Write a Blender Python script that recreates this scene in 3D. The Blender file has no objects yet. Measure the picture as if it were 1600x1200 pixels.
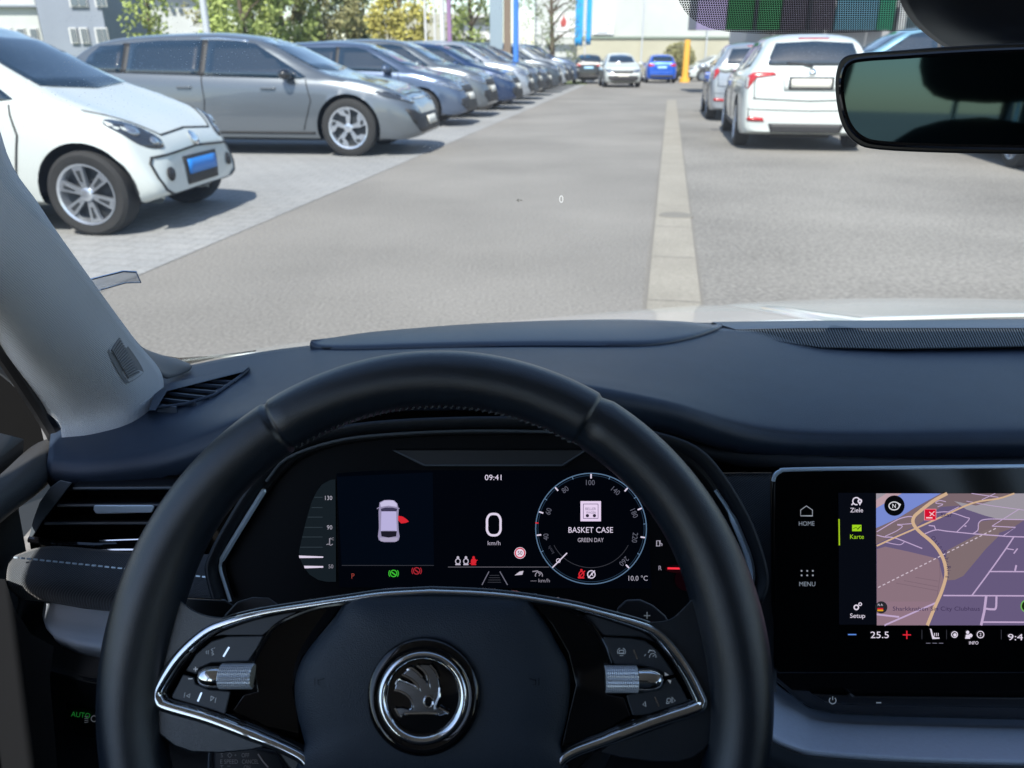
import bpy, bmesh, math, random
from math import radians, sin, cos, pi
from mathutils import Vector, Matrix, geometry
from mathutils.bvhtree import BVHTree
random.seed(7)
SC = bpy.context.scene
COL = SC.collection

# ------------------------------------------------------------------ camera
CAMH = 1.18
PITCH = radians(22.8)
FPX = 1202.0
CAM = Vector((0, 0, CAMH))
cd = bpy.data.cameras.new("camera"); cam = bpy.data.objects.new("camera", cd); COL.objects.link(cam)
cam.location = CAM
cam.rotation_euler = (pi/2 - PITCH, 0, 0)
cd.sensor_width = 36; cd.lens = FPX/1600*36
cd.clip_start = 0.01; cd.clip_end = 2000
cd.dof.use_dof = True; cd.dof.focus_distance = 0.56; cd.dof.aperture_fstop = 12
SC.camera = cam

# ------------------------------------------------------------------ light
SUN_DIR = Vector((-0.165, -0.965, 1.22)).normalized()      # towards the sun
elev = math.asin(SUN_DIR.z); azi = math.atan2(SUN_DIR.x, SUN_DIR.y)
w = bpy.data.worlds.new("World"); SC.world = w; w.use_nodes = True
nt = w.node_tree
sky = nt.nodes.new('ShaderNodeTexSky'); sky.sky_type = 'NISHITA'; sky.sun_disc = False
sky.sun_elevation = elev; sky.sun_rotation = azi; sky.air_density = 1.0; sky.dust_density = 0.6
bg = nt.nodes['Background']; bg.inputs[1].default_value = 0.135
nt.links.new(sky.outputs[0], bg.inputs[0])
sl = bpy.data.lights.new("sun", 'SUN'); sl.energy = 4.4; sl.angle = radians(0.5); sl.color = (1.0, 0.95, 0.88)
sun = bpy.data.objects.new("sun", sl); COL.objects.link(sun)
sun.rotation_euler = SUN_DIR.to_track_quat('Z', 'Y').to_euler()
SC.view_settings.view_transform = 'Standard'; SC.view_settings.look = 'None'
SC.view_settings.exposure = 0.70
SC.cycles.max_bounces = 10; SC.cycles.transparent_max_bounces = 12

# ------------------------------------------------------------------ pixel -> world
CT, ST = cos(PITCH), sin(PITCH)
def ray(px, py):
    xc = (px-800)/FPX; yc = (600-py)/FPX
    return Vector((xc, CT+yc*ST, -ST+yc*CT))
def P(px, py, t): return CAM + ray(px, py)*t
def PZ(px, py, z):
    d = ray(px, py); return CAM + d*(z/d.z)
def G(px, py): return PZ(px, py, -CAMH)
class PL:
    """a tilted plane: point o, up vector at angle a from vertical (top leaning away), roll b"""
    def __init__(s, o, tilt, yaw=0):
        s.o = o
        s.x = Vector((cos(yaw), sin(yaw), 0)); u = Vector((0, sin(tilt), cos(tilt)))
        s.n = s.x.cross(u).normalized(); s.u = s.n.cross(s.x)
    def pt(s, px, py, off=0.0):
        d = ray(px, py); q = s.o + s.n*off
        return CAM + d*((q-CAM).dot(s.n)/d.dot(s.n))

# ------------------------------------------------------------------ materials
def lin(h):
    h = h.lstrip('#'); c = [int(h[i:i+2], 16)/255 for i in (0, 2, 4)]
    return tuple(x/12.92 if x <= .04045 else ((x+.055)/1.055)**2.4 for x in c)
def mat(name, col, rough=.5, metal=0, coat=0, emit=None, es=1.0, spec=.5, bump=None, var=None, sheen=0):
    m = bpy.data.materials.new(name); m.use_nodes = True
    n = m.node_tree; b = n.nodes['Principled BSDF']
    if isinstance(col, str): col = lin(col)
    b.inputs['Base Color'].default_value = (*col, 1)
    b.inputs['Roughness'].default_value = rough
    b.inputs['Metallic'].default_value = metal
    b.inputs['Coat Weight'].default_value = coat; b.inputs['Coat Roughness'].default_value = .04
    b.inputs['Specular IOR Level'].default_value = spec
    if sheen: b.inputs['Sheen Weight'].default_value = sheen
    if emit is not None:
        if isinstance(emit, str): emit = lin(emit)
        b.inputs['Emission Color'].default_value = (*emit, 1); b.inputs['Emission Strength'].default_value = es
    tc = n.nodes.new('ShaderNodeTexCoord')
    if bump:
        kind, scale, strength, dist = bump
        if kind == 'voronoi':
            t = n.nodes.new('ShaderNodeTexVoronoi'); t.inputs['Scale'].default_value = scale; out = t.outputs['Distance']
        elif kind == 'noise':
            t = n.nodes.new('ShaderNodeTexNoise'); t.inputs['Scale'].default_value = scale; t.inputs['Detail'].default_value = 4; out = t.outputs['Fac']
        elif kind == 'wave':
            t = n.nodes.new('ShaderNodeTexWave'); t.inputs['Scale'].default_value = scale; out = t.outputs['Fac']
        n.links.new(tc.outputs['Object'], t.inputs['Vector'])
        bp = n.nodes.new('ShaderNodeBump'); bp.inputs['Strength'].default_value = strength; bp.inputs['Distance'].default_value = dist
        n.links.new(out, bp.inputs['Height']); n.links.new(bp.outputs[0], b.inputs['Normal'])
    if var:
        scale, lo, hi = var
        t = n.nodes.new('ShaderNodeTexNoise'); t.inputs['Scale'].default_value = scale; t.inputs['Detail'].default_value = 6
        n.links.new(tc.outputs['Object'], t.inputs['Vector'])
        r = n.nodes.new('ShaderNodeMapRange'); r.inputs[1].default_value = .3; r.inputs[2].default_value = .7
        r.inputs[3].default_value = lo; r.inputs[4].default_value = hi
        n.links.new(t.outputs['Fac'], r.inputs[0])
        mx = n.nodes.new('ShaderNodeVectorMath'); mx.operation = 'SCALE'; mx.inputs[0].default_value = col
        n.links.new(r.outputs[0], mx.inputs['Scale']); n.links.new(mx.outputs[0], b.inputs['Base Color'])
    return m
def emi(name, h, s=1.0):
    return mat(name, (0.0, 0.0, 0.0), .6, emit=h, es=s*.64, spec=0)

M = {}
M['dash'] = mat('soft_dash_plastic', (.029, .045, .075), .46, bump=('voronoi', 1400, .35, .0004), var=(40, .92, 1.08))  # black plastic; its bluish sheen is put into the base colour as navy
M['dash2'] = mat('smooth_dash_plastic', (.034, .050, .080), .36, bump=('noise', 1500, .3, .0003))  # same navy tint, painted in for the bluish sheen on black plastic
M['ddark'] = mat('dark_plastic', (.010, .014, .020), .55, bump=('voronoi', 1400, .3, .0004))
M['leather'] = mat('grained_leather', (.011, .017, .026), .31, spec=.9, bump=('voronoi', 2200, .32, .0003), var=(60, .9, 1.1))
M['pad'] = mat('airbag_pad_plastic', (.018, .029, .045), .46, bump=('voronoi', 1500, .5, .0004))  # navy in the colour imitates the bluish sheen of the black pad
M['gloss'] = mat('gloss_black', (.004, .004, .005), .06, coat=.6)
M['satin'] = mat('satin_black', (.012, .013, .015), .30)
M['glass_panel'] = mat('display_cover', (.0012, .0014, .002), .09, spec=.35)
M['chrome'] = mat('chrome', (.92, .94, .96), .07, metal=1)
M['dchrome'] = mat('dark_chrome', (.42, .43, .45), .14, metal=1)
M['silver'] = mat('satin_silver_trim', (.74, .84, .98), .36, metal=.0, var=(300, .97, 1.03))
M['grey'] = mat('grey_trim', (.09, .11, .13), .45)
M['pillar'] = mat('pillar_textile', (.62, .635, .65), .9, sheen=.2)
M['roofl'] = mat('roof_lining', (.34, .335, .32), .95)
M['print'] = mat('printed_symbol_glow', (.42, .46, .5), .5, emit=(.5, .6, .7), es=.10)  # unlit print, with a faint glow added so the marks show
M['stitch'] = mat('thread', (.06, .07, .08), .8)
M['black'] = mat('black_void', (.004, .004, .004), .9, spec=.1)
M['seat'] = mat('seat_fabric', (.035, .037, .04), .9, bump=('voronoi', 400, .4, .001))
# ribbed pillar textile
n = M['pillar'].node_tree; b = n.nodes['Principled BSDF']; tc = n.nodes.new('ShaderNodeTexCoord')
wv = n.nodes.new('ShaderNodeTexWave'); wv.bands_direction = 'DIAGONAL'; wv.inputs['Scale'].default_value = 260; wv.inputs['Distortion'].default_value = .4
n.links.new(tc.outputs['Object'], wv.inputs['Vector'])
bp = n.nodes.new('ShaderNodeBump'); bp.inputs['Strength'].default_value = .5; bp.inputs['Distance'].default_value = .0008
n.links.new(wv.outputs['Fac'], bp.inputs['Height']); n.links.new(bp.outputs[0], b.inputs['Normal'])
# woven decor fabric
def fabric(name, c1, c2, sc):
    m = mat(name, c1, .85, sheen=.3); n = m.node_tree; b = n.nodes['Principled BSDF']; tc = n.nodes.new('ShaderNodeTexCoord')
    a1 = n.nodes.new('ShaderNodeTexWave'); a1.bands_direction = 'DIAGONAL'; a1.inputs['Scale'].default_value = sc
    mp = n.nodes.new('ShaderNodeMapping'); mp.inputs['Scale'].default_value = (1, -1, -1)
    a2 = n.nodes.new('ShaderNodeTexWave'); a2.bands_direction = 'DIAGONAL'; a2.inputs['Scale'].default_value = sc*.6
    n.links.new(tc.outputs['Object'], a1.inputs['Vector']); n.links.new(tc.outputs['Object'], mp.inputs['Vector']); n.links.new(mp.outputs[0], a2.inputs['Vector'])
    mu = n.nodes.new('ShaderNodeMath'); mu.operation = 'MULTIPLY'; n.links.new(a1.outputs['Fac'], mu.inputs[0]); n.links.new(a2.outputs['Fac'], mu.inputs[1])
    mx = n.nodes.new('ShaderNodeMixRGB'); mx.inputs[1].default_value = (*c1, 1); mx.inputs[2].default_value = (*c2, 1)
    n.links.new(mu.outputs[0], mx.inputs[0]); n.links.new(mx.outputs[0], b.inputs['Base Color'])
    bp = n.nodes.new('ShaderNodeBump'); bp.inputs['Strength'].default_value = .6; bp.inputs['Distance'].default_value = .0006
    n.links.new(mu.outputs[0], bp.inputs['Height']); n.links.new(bp.outputs[0], b.inputs['Normal'])
    return m
M['fabric'] = fabric('woven_decor', (.03, .036, .044), (.14, .17, .20), 400)

# ------------------------------------------------------------------ mesh helpers
def parent_to(o, p):
    o.parent = p
    r = p
    while r.parent: r = r.parent
    if p.parent is None: o.matrix_parent_inverse = Matrix.Translation(p.location).inverted() if not p.get('local') else Matrix.Identity(4)
def smooth(me, ang=40):
    for p in me.polygons: p.use_smooth = True
    bm = bmesh.new(); bm.from_mesh(me)
    for e in bm.edges:
        if len(e.link_faces) == 2 and e.calc_face_angle(0) > radians(ang): e.smooth = False
    bm.to_mesh(me); bm.free()
class MB:
    def __init__(s): s.v = []; s.f = []; s.m = []; s.mats = []
    def mi(s, m):
        if m not in s.mats: s.mats.append(m)
        return s.mats.index(m)
    def add(s, vs, fs, m):
        k = len(s.v); s.v += [Vector(v) for v in vs]; i = s.mi(m)
        for f in fs: s.f.append([k+j for j in f]); s.m.append(i)
        return s
    def grid(s, G_, m, close_u=False, close_v=False):
        nu = len(G_); nv = len(G_[0]); vs = [p for r in G_ for p in r]; fs = []
        for i in range(nu if close_u else nu-1):
            for j in range(nv if close_v else nv-1):
                a = i*nv+j; b = i*nv+(j+1) % nv; c = ((i+1) % nu)*nv+(j+1) % nv; d = ((i+1) % nu)*nv+j
                fs.append((a, b, c, d))
        return s.add(vs, fs, m)
    def tube(s, pts, r, m, n=8, closed=False, caps=True, flat=1.0):
        pts = [Vector(p) for p in pts]; N = len(pts); rings = []
        up0 = None
        for i, p in enumerate(pts):
            if closed: tg = pts[(i+1) % N]-pts[i-1]
            else: tg = pts[min(i+1, N-1)]-pts[max(i-1, 0)]
            tg.normalize()
            if up0 is None:
                up0 = tg.orthogonal().normalized()
            up0 = (up0-tg*up0.dot(tg)).normalized(); sd = tg.cross(up0)
            rr = r[i] if isinstance(r, (list, tuple)) else r
            rings.append([p+(up0*cos(2*pi*k/n)+sd*sin(2*pi*k/n)*flat)*rr for k in range(n)])
        s.grid(rings, m, close_u=closed, close_v=True)
        if caps and not closed:
            k = len(s.v)-N*n
            s.f.append([k+j for j in range(n)][::-1]); s.m.append(s.mi(m))
            s.f.append([k+(N-1)*n+j for j in range(n)]); s.m.append(s.mi(m))
        return s
    def box(s, c, d, m, rot=None):
        vs = [Vector((x*d[0]/2, y*d[1]/2, z*d[2]/2)) for x in (-1, 1) for y in (-1, 1) for z in (-1, 1)]
        if rot: vs = [rot @ v for v in vs]
        return s.add([v+Vector(c) for v in vs], [(0, 1, 3, 2), (4, 6, 7, 5), (0, 4, 5, 1), (2, 3, 7, 6), (0, 2, 6, 4), (1, 5, 7, 3)], m)
    def prism(s, A, B, m):
        """two matching outlines (lists of points) joined with caps"""
        n_ = len(A); s.add(list(A)+list(B), [tuple(range(n_))[::-1], tuple(range(n_, 2*n_))]+[(i, (i+1) % n_, n_+(i+1) % n_, n_+i) for i in range(n_)], m)
        return s
    def ico(s, c, r, m, sx=(1, 1, 1), seg=12):
        rings = []
        for i in range(seg+1):
            th = pi*i/seg; rings.append([Vector(c)+Vector((r*sx[0]*sin(th)*cos(2*pi*k/seg), r*sx[1]*sin(th)*sin(2*pi*k/seg), r*sx[2]*cos(th))) for k in range(seg)])
        return s.grid(rings, m, close_v=True)
    def build(s, name, parent=None, ang=40, bevel=0, solid=0, sub=0, fix=True):
        me = bpy.data.meshes.new(name); me.from_pydata([tuple(v) for v in s.v], [], s.f)
        for m in s.mats: me.materials.append(m)
        for p, i in zip(me.polygons, s.m): p.material_index = i
        if fix:
            bm = bmesh.new(); bm.from_mesh(me); bmesh.ops.remove_doubles(bm, verts=bm.verts, dist=1e-6)
            bmesh.ops.recalc_face_normals(bm, faces=bm.faces); bm.to_mesh(me); bm.free()
        smooth(me, ang)
        o = bpy.data.objects.new(name, me); COL.objects.link(o)
        if parent: parent_to(o, parent)
        if solid:
            md = o.modifiers.new('s', 'SOLIDIFY'); md.thickness = solid; md.offset = 0
        if bevel:
            md = o.modifiers.new('b', 'BEVEL'); md.width = bevel; md.segments = 3; md.limit_method = 'ANGLE'; md.angle_limit = radians(35); md.harden_normals = True
        if sub:
            md = o.modifiers.new('u', 'SUBSURF'); md.levels = sub; md.render_levels = sub
        return o
def crom(pts, n=8, closed=False):
    N = len(pts); out = []
    pts = [Vector(p) for p in pts]
    for i in range(N if closed else N-1):
        p1, p2 = pts[i], pts[(i+1) % N]
        p0 = pts[i-1] if (closed or i > 0) else p1*2-p2
        p3 = pts[(i+2) % N] if (closed or i+2 < N) else p2*2-p1
        for k in range(n):
            t = k/n
            out.append(.5*((2*p1)+(p2-p0)*t+(2*p0-5*p1+4*p2-p3)*t*t+(3*p1-p0-3*p2+p3)*t**3))
    if not closed: out.append(pts[-1].copy())
    return out
def loft(rows, nu=6, nv=6):
    R = [crom(r, nv) for r in rows]
    cols = [crom([R[i][j] for i in range(len(R))], nu) for j in range(len(R[0]))]
    return [[cols[j][i] for j in range(len(cols))] for i in range(len(cols[0]))]
def interp(tab, x):
    if x <= tab[0][0]: return tab[0][1]
    if x >= tab[-1][0]: return tab[-1][1]
    for (a, va), (b, vb) in zip(tab, tab[1:]):
        if a <= x <= b: return va+(vb-va)*(x-a)/(b-a)
def interps(tab, x):
    """smooth monotone interpolation"""
    n = len(tab)
    if x <= tab[0][0]: return tab[0][1]
    if x >= tab[-1][0]: return tab[-1][1]
    d = [(tab[i+1][1]-tab[i][1])/(tab[i+1][0]-tab[i][0]) for i in range(n-1)]
    def m(i):
        if i == 0: return d[0]
        if i == n-1: return d[-1]
        if d[i-1]*d[i] <= 0: return 0
        return 2*d[i-1]*d[i]/(d[i-1]+d[i])
    for i in range(n-1):
        a, va = tab[i]; b, vb = tab[i+1]
        if a <= x <= b:
            h = b-a; t = (x-a)/h
            return (2*t**3-3*t*t+1)*va+(t**3-2*t*t+t)*h*m(i)+(-2*t**3+3*t*t)*vb+(t**3-t*t)*h*m(i+1)
def thing(name, label, cat, loc, rotz=0, group=None, local=False):
    o = bpy.data.objects.new(name, None); COL.objects.link(o); o.location = loc; o.rotation_euler = (0, 0, rotz)
    o['label'] = label; o['category'] = cat; o.empty_display_size = .1
    if group: o['group'] = group
    if local: o['local'] = 1
    return o
def tag(o, label, cat, group=None):
    o['label'] = label; o['category'] = cat
    if group: o['group'] = group
    return o
def struct(o): o['kind'] = 'structure'; return o
def base_origin(o, loc):
    """move a single-mesh thing's origin to its base"""
    loc = Vector(loc)
    o.data.transform(Matrix.Translation(-loc)); o.location = loc; return o

# text as flat geometry
_tc = {}
def text2d(s):
    if s in _tc: return _tc[s]
    cu = bpy.data.curves.new('t', 'FONT'); cu.body = s; cu.size = 1; cu.align_x = 'CENTER'; cu.resolution_u = 3; cu.fill_mode = 'FRONT'
    ob = bpy.data.objects.new('t', cu); me = ob.to_mesh()
    vs = [(v.co.x, v.co.y) for v in me.vertices]; fs = [tuple(p.vertices) for p in me.polygons]
    ob.to_mesh_clear(); bpy.data.objects.remove(ob); bpy.data.curves.remove(cu)
    _tc[s] = (vs, fs); return _tc[s]
_H = max(v[1] for v in text2d('H')[0])
class Art(MB):
    """flat drawing on a tilted plane, laid out in the photograph's pixels of that plane"""
    def __init__(s, pl, off): super().__init__(); s.pl = pl; s.o = off
    def poly(s, pts, m, dz=0):
        q = [s.pl.pt(x, y, s.o+dz) for x, y in pts]
        tri = geometry.tessellate_polygon([[Vector((x, y, 0)) for x, y in pts]])
        return s.add(q, [tuple(t) for t in tri], m)
    def stroke(s, pts, wd, m, dz=0, closed=False):
        n_ = len(pts); L = []; Rr = []
        for i in range(n_):
            a = Vector(pts[i-1] if (i > 0 or closed) else pts[i]); c = Vector(pts[(i+1) % n_] if (i < n_-1 or closed) else pts[i]); p = Vector(pts[i])
            d = (c-a)
            if d.length < 1e-6: d = Vector((1, 0))
            d.normalize(); nn = Vector((-d.y, d.x))
            if 0 < i < n_-1 or closed:
                e = (p-a)
                if e.length > 1e-6:
                    e.normalize(); k = max(.5, abs(d.dot(e)))
                    nn = nn/k
            L.append(p+nn*wd/2); Rr.append(p-nn*wd/2)
        k = n_ if closed else n_-1
        q = [s.pl.pt(v.x, v.y, s.o+dz) for v in L]+[s.pl.pt(v.x, v.y, s.o+dz) for v in Rr]
        return s.add(q, [(i, (i+1) % n_, n_+(i+1) % n_, n_+i) for i in range(k)], m)
    def disc(s, x, y, r, m, dz=0, ry=None, n=28):
        ry = ry or r
        return s.add([s.pl.pt(x+r*cos(2*pi*i/n), y+ry*sin(2*pi*i/n), s.o+dz) for i in range(n)], [tuple(range(n))], m)
    def ring(s, x, y, r, wd, m, dz=0, a0=0, a1=360, ry=None):
        ry = ry or r
        n = max(8, int(abs(a1-a0)/5)); full = abs(a1-a0) >= 359.9
        pts = [(x+r*cos(radians(a0+(a1-a0)*i/n)), y-ry*sin(radians(a0+(a1-a0)*i/n))) for i in range(n if full else n+1)]
        return s.stroke(pts, wd, m, dz, closed=full)
    def text(s, t, x, y, h, m, rot=0, w=None, dz=0, align='c', bold=0):
        """x, y: centre of the capitals (or left/right end); h: capital height in pixels"""
        vs, fs = text2d(t); k = h/_H
        x0 = min(v[0] for v in vs); x1 = max(v[0] for v in vs); kx = (w/(x1-x0)) if w else k*.92
        cx = (x0+x1)/2 if align == 'c' else (x0 if align == 'l' else x1)
        ca, sa = cos(radians(rot)), sin(radians(rot))
        for bx in ([0] if not bold else [-bold/2, bold/2]):
            q = []
            for (a, b) in vs:
                u = (a-cx)*kx+bx; v = (b-_H/2)*k
                q.append(s.pl.pt(x+u*ca-v*sa, y-(u*sa+v*ca), s.o+dz))
            s.add(q, fs, m)
        return s
def plate(pl, pts, o0, o1, m, name, parent, bevel=.001, smooth_n=0, closed=True):
    if smooth_n: pts = [(v.x, v.y) for v in crom([Vector((x, y)) for x, y in pts], smooth_n, True)]
    b_ = MB(); b_.prism([pl.pt(x, y, o0) for x, y in pts], [pl.pt(x, y, o1) for x, y in pts], m)
    return b_.build(name, parent, bevel=bevel)
# ================================================================== GROUND
YAW = radians(10.8)
DV = Vector((sin(YAW), cos(YAW), 0)); RV = Vector((cos(YAW), -sin(YAW), 0))
def lot(a, b, z=0): return RV*a+DV*b+Vector((0, 0, z))
def ab(p): return p.dot(RV), p.dot(DV)
CH_A = ab(G(1053, 470))[0]; ED_A = ab(G(160, 455))[0]
def ground_mat(name, c1, c2, fine, cells=None, rough=.9, patch=.5):
    m = mat(name, c1, rough); n = m.node_tree; b = n.nodes['Principled BSDF']; tc = n.nodes.new('ShaderNodeTexCoord')
    def noise(sc, det=5):
        t = n.nodes.new('ShaderNodeTexNoise'); t.inputs['Scale'].default_value = sc; t.inputs['Detail'].default_value = det
        n.links.new(tc.outputs['Object'], t.inputs['Vector']); return t
    a = noise(fine, 3); c = noise(patch, 6)
    r = n.nodes.new('ShaderNodeValToRGB'); r.color_ramp.elements[0].position = .32; r.color_ramp.elements[1].position = .68
    r.color_ramp.elements[0].color = (*c1, 1); r.color_ramp.elements[1].color = (*c2, 1)
    mx = n.nodes.new('ShaderNodeMixRGB'); mx.inputs[0].default_value = .42
    n.links.new(a.outputs['Fac'], mx.inputs[1]); n.links.new(c.outputs['Fac'], mx.inputs[2]); n.links.new(mx.outputs[0], r.inputs[0])
    col = r.outputs[0]
    if cells:
        br = n.nodes.new('ShaderNodeTexBrick'); br.inputs['Scale'].default_value = 1
        br.inputs['Brick Width'].default_value = cells[0]; br.inputs['Row Height'].default_value = cells[1]; br.inputs['Mortar Size'].default_value = cells[2]
        br.inputs['Color1'].default_value = (1, 1, 1, 1); br.inputs['Color2'].default_value = (.93, .94, .95, 1); br.inputs['Mortar'].default_value = (.80, .80, .80, 1)
        mp = n.nodes.new('ShaderNodeMapping'); mp.inputs['Rotation'].default_value = (0, 0, YAW)
        n.links.new(tc.outputs['Object'], mp.inputs['Vector']); n.links.new(mp.outputs[0], br.inputs['Vector'])
        mm = n.nodes.new('ShaderNodeMixRGB'); mm.blend_type = 'MULTIPLY'; mm.inputs[0].default_value = 1
        n.links.new(col, mm.inputs[1]); n.links.new(br.outputs['Color'], mm.inputs[2]); col = mm.outputs[0]
    n.links.new(col, b.inputs['Base Color'])
    bp = n.nodes.new('ShaderNodeBump'); bp.inputs['Strength'].default_value = .5; bp.inputs['Distance'].default_value = .01
    n.links.new(a.outputs['Fac'], bp.inputs['Height']); n.links.new(bp.outputs[0], b.inputs['Normal'])
    return m
M['asphalt'] = ground_mat('asphalt', (.132, .124, .110), (.295, .279, .252), 55, patch=.45)
M['asphalt2'] = ground_mat('coarse_asphalt', (.115, .108, .096), (.31, .295, .265), 38, patch=.5)
M['paver'] = ground_mat('block_paving', (.22, .22, .215), (.36, .36, .35), 40, cells=(.24, .16, .012), patch=.7)
M['concrete'] = ground_mat('channel_concrete', (.23, .213, .175), (.34, .315, .265), 60, patch=2)
M['tar'] = mat('tar_joint', (.19, .175, .15), .7)
def sheet(name, a0, a1, b0, b1, z, m):
    s = MB(); s.add([lot(a0, b0, z), lot(a1, b0, z), lot(a1, b1, z), lot(a0, b1, z)], [(0, 1, 2, 3)], m)
    return struct(s.build(name, fix=False))
s = MB(); s.add([(-400, -200, 0), (400, -200, 0), (400, 700, 0), (-400, 700, 0)], [(0, 1, 2, 3)], M['asphalt']); struct(s.build('ground', fix=False))
e0, e1 = G(160, 455), G(690, 229); ed = (e1-e0).normalized(); el = Vector((-ed.y, ed.x, 0))
s = MB(); s.add([e0-ed*20+Vector((0, 0, .004)), e0+ed*60+Vector((0, 0, .004)), e0+ed*60+el*70+Vector((0, 0, .004)), e0-ed*20+el*70+Vector((0, 0, .004))], [(0, 1, 2, 3)], M['paver']); struct(s.build('paving', fix=False))
sheet('asphalt_area', CH_A+.15, 60, -20, 26, .004, M['asphalt2'])
s = MB()
for (a0, a1, z, m_) in ((CH_A-.155, CH_A+.155, .006, M['tar']), (CH_A-.138, CH_A+.138, .010, M['concrete'])):
    s.add([lot(a0, -10, z), lot(a1, -10, z), lot(a1, 27, z), lot(a0, 27, z)], [(0, 1, 2, 3)], m_)
bb = -9.0
while bb < 27:
    s.add([lot(CH_A-.138, bb, .0125), lot(CH_A+.138, bb, .0125), lot(CH_A+.138, bb+.006, .0125), lot(CH_A-.138, bb+.006, .0125)], [(0, 1, 2, 3)], M['tar']); bb += 1.0
struct(s.build('drainage_channel', fix=False))
# round drain cover in the channel
dp = G(1056, 339)
s = MB(); N_ = 40
s.add([dp+Vector((.13*cos(2*pi*i/N_), .13*sin(2*pi*i/N_), .018)) for i in range(N_)]+[dp+Vector((.14*cos(2*pi*i/N_), .14*sin(2*pi*i/N_), .008)) for i in range(N_)],
      [tuple(range(N_))]+[(i, (i+1) % N_, N_+(i+1) % N_, N_+i) for i in range(N_)], mat('cast_iron', (.22, .205, .175), .8, metal=.2))
o = s.build('drain_cover'); base_origin(o, dp); tag(o, 'small round metal drain cover set in the concrete drainage channel', 'drain cover')

# ================================================================== CARS
def paint(name, col, metal=.0, rough=.3, coat=1.0):
    m = mat(name, col, rough, metal=metal, coat=coat)
    return m
PAINT = dict(white=paint('white_paint', (.56, .60, .58)), silver=paint('silver_paint', (.15, .17, .19), .55, .32), bluegrey=paint('blue_grey_paint', (.085, .12, .19), .5, .3),
             grey=paint('grey_paint', (.07, .085, .105), .5, .3), dgrey=paint('dark_grey_paint', (.05, .055, .065), .4, .3), black=paint('black_paint', (.012, .012, .014)),
             blue=paint('bright_blue_paint', (.01, .10, .55), .3, .3), dblue=paint('dark_blue_paint', (.012, .035, .10), .3, .3), lsilver=paint('light_silver_paint', (.38, .41, .45), .5, .3),
             teal=paint('pale_blue_paint', (.22, .42, .55), .4, .3))
M['tyre'] = mat('tyre_rubber', (.022, .022, .022), .85, bump=('noise', 60, .4, .004))
M['rim'] = mat('alloy_rim', (.62, .66, .72), .25, metal=.8)
M['rimd'] = mat('dark_rim', (.05, .055, .06), .4, metal=.5)
M['cglass'] = mat('car_glass', (.008, .020, .034), .03, spec=1.0, coat=1.0)  # slight blue in the base colour stands in for reflected sky
M['cplast'] = mat('black_car_plastic', (.018, .018, .019), .6)
M['hlamp'] = mat('headlamp_glass', (.35, .38, .42), .06, metal=.75, coat=1)
M['hdark'] = mat('headlamp_housing', (.03, .035, .045), .12, coat=1)
M['tlamp'] = mat('tail_lamp_red', (.42, .012, .015), .15, coat=1)
M['plate_w'] = mat('plate_white', (.72, .70, .62), .4)
M['plate_b'] = mat('plate_blue', (.02, .20, .62), .4)
M['seam'] = mat('panel_gap', (.02, .022, .024), .8)

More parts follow.
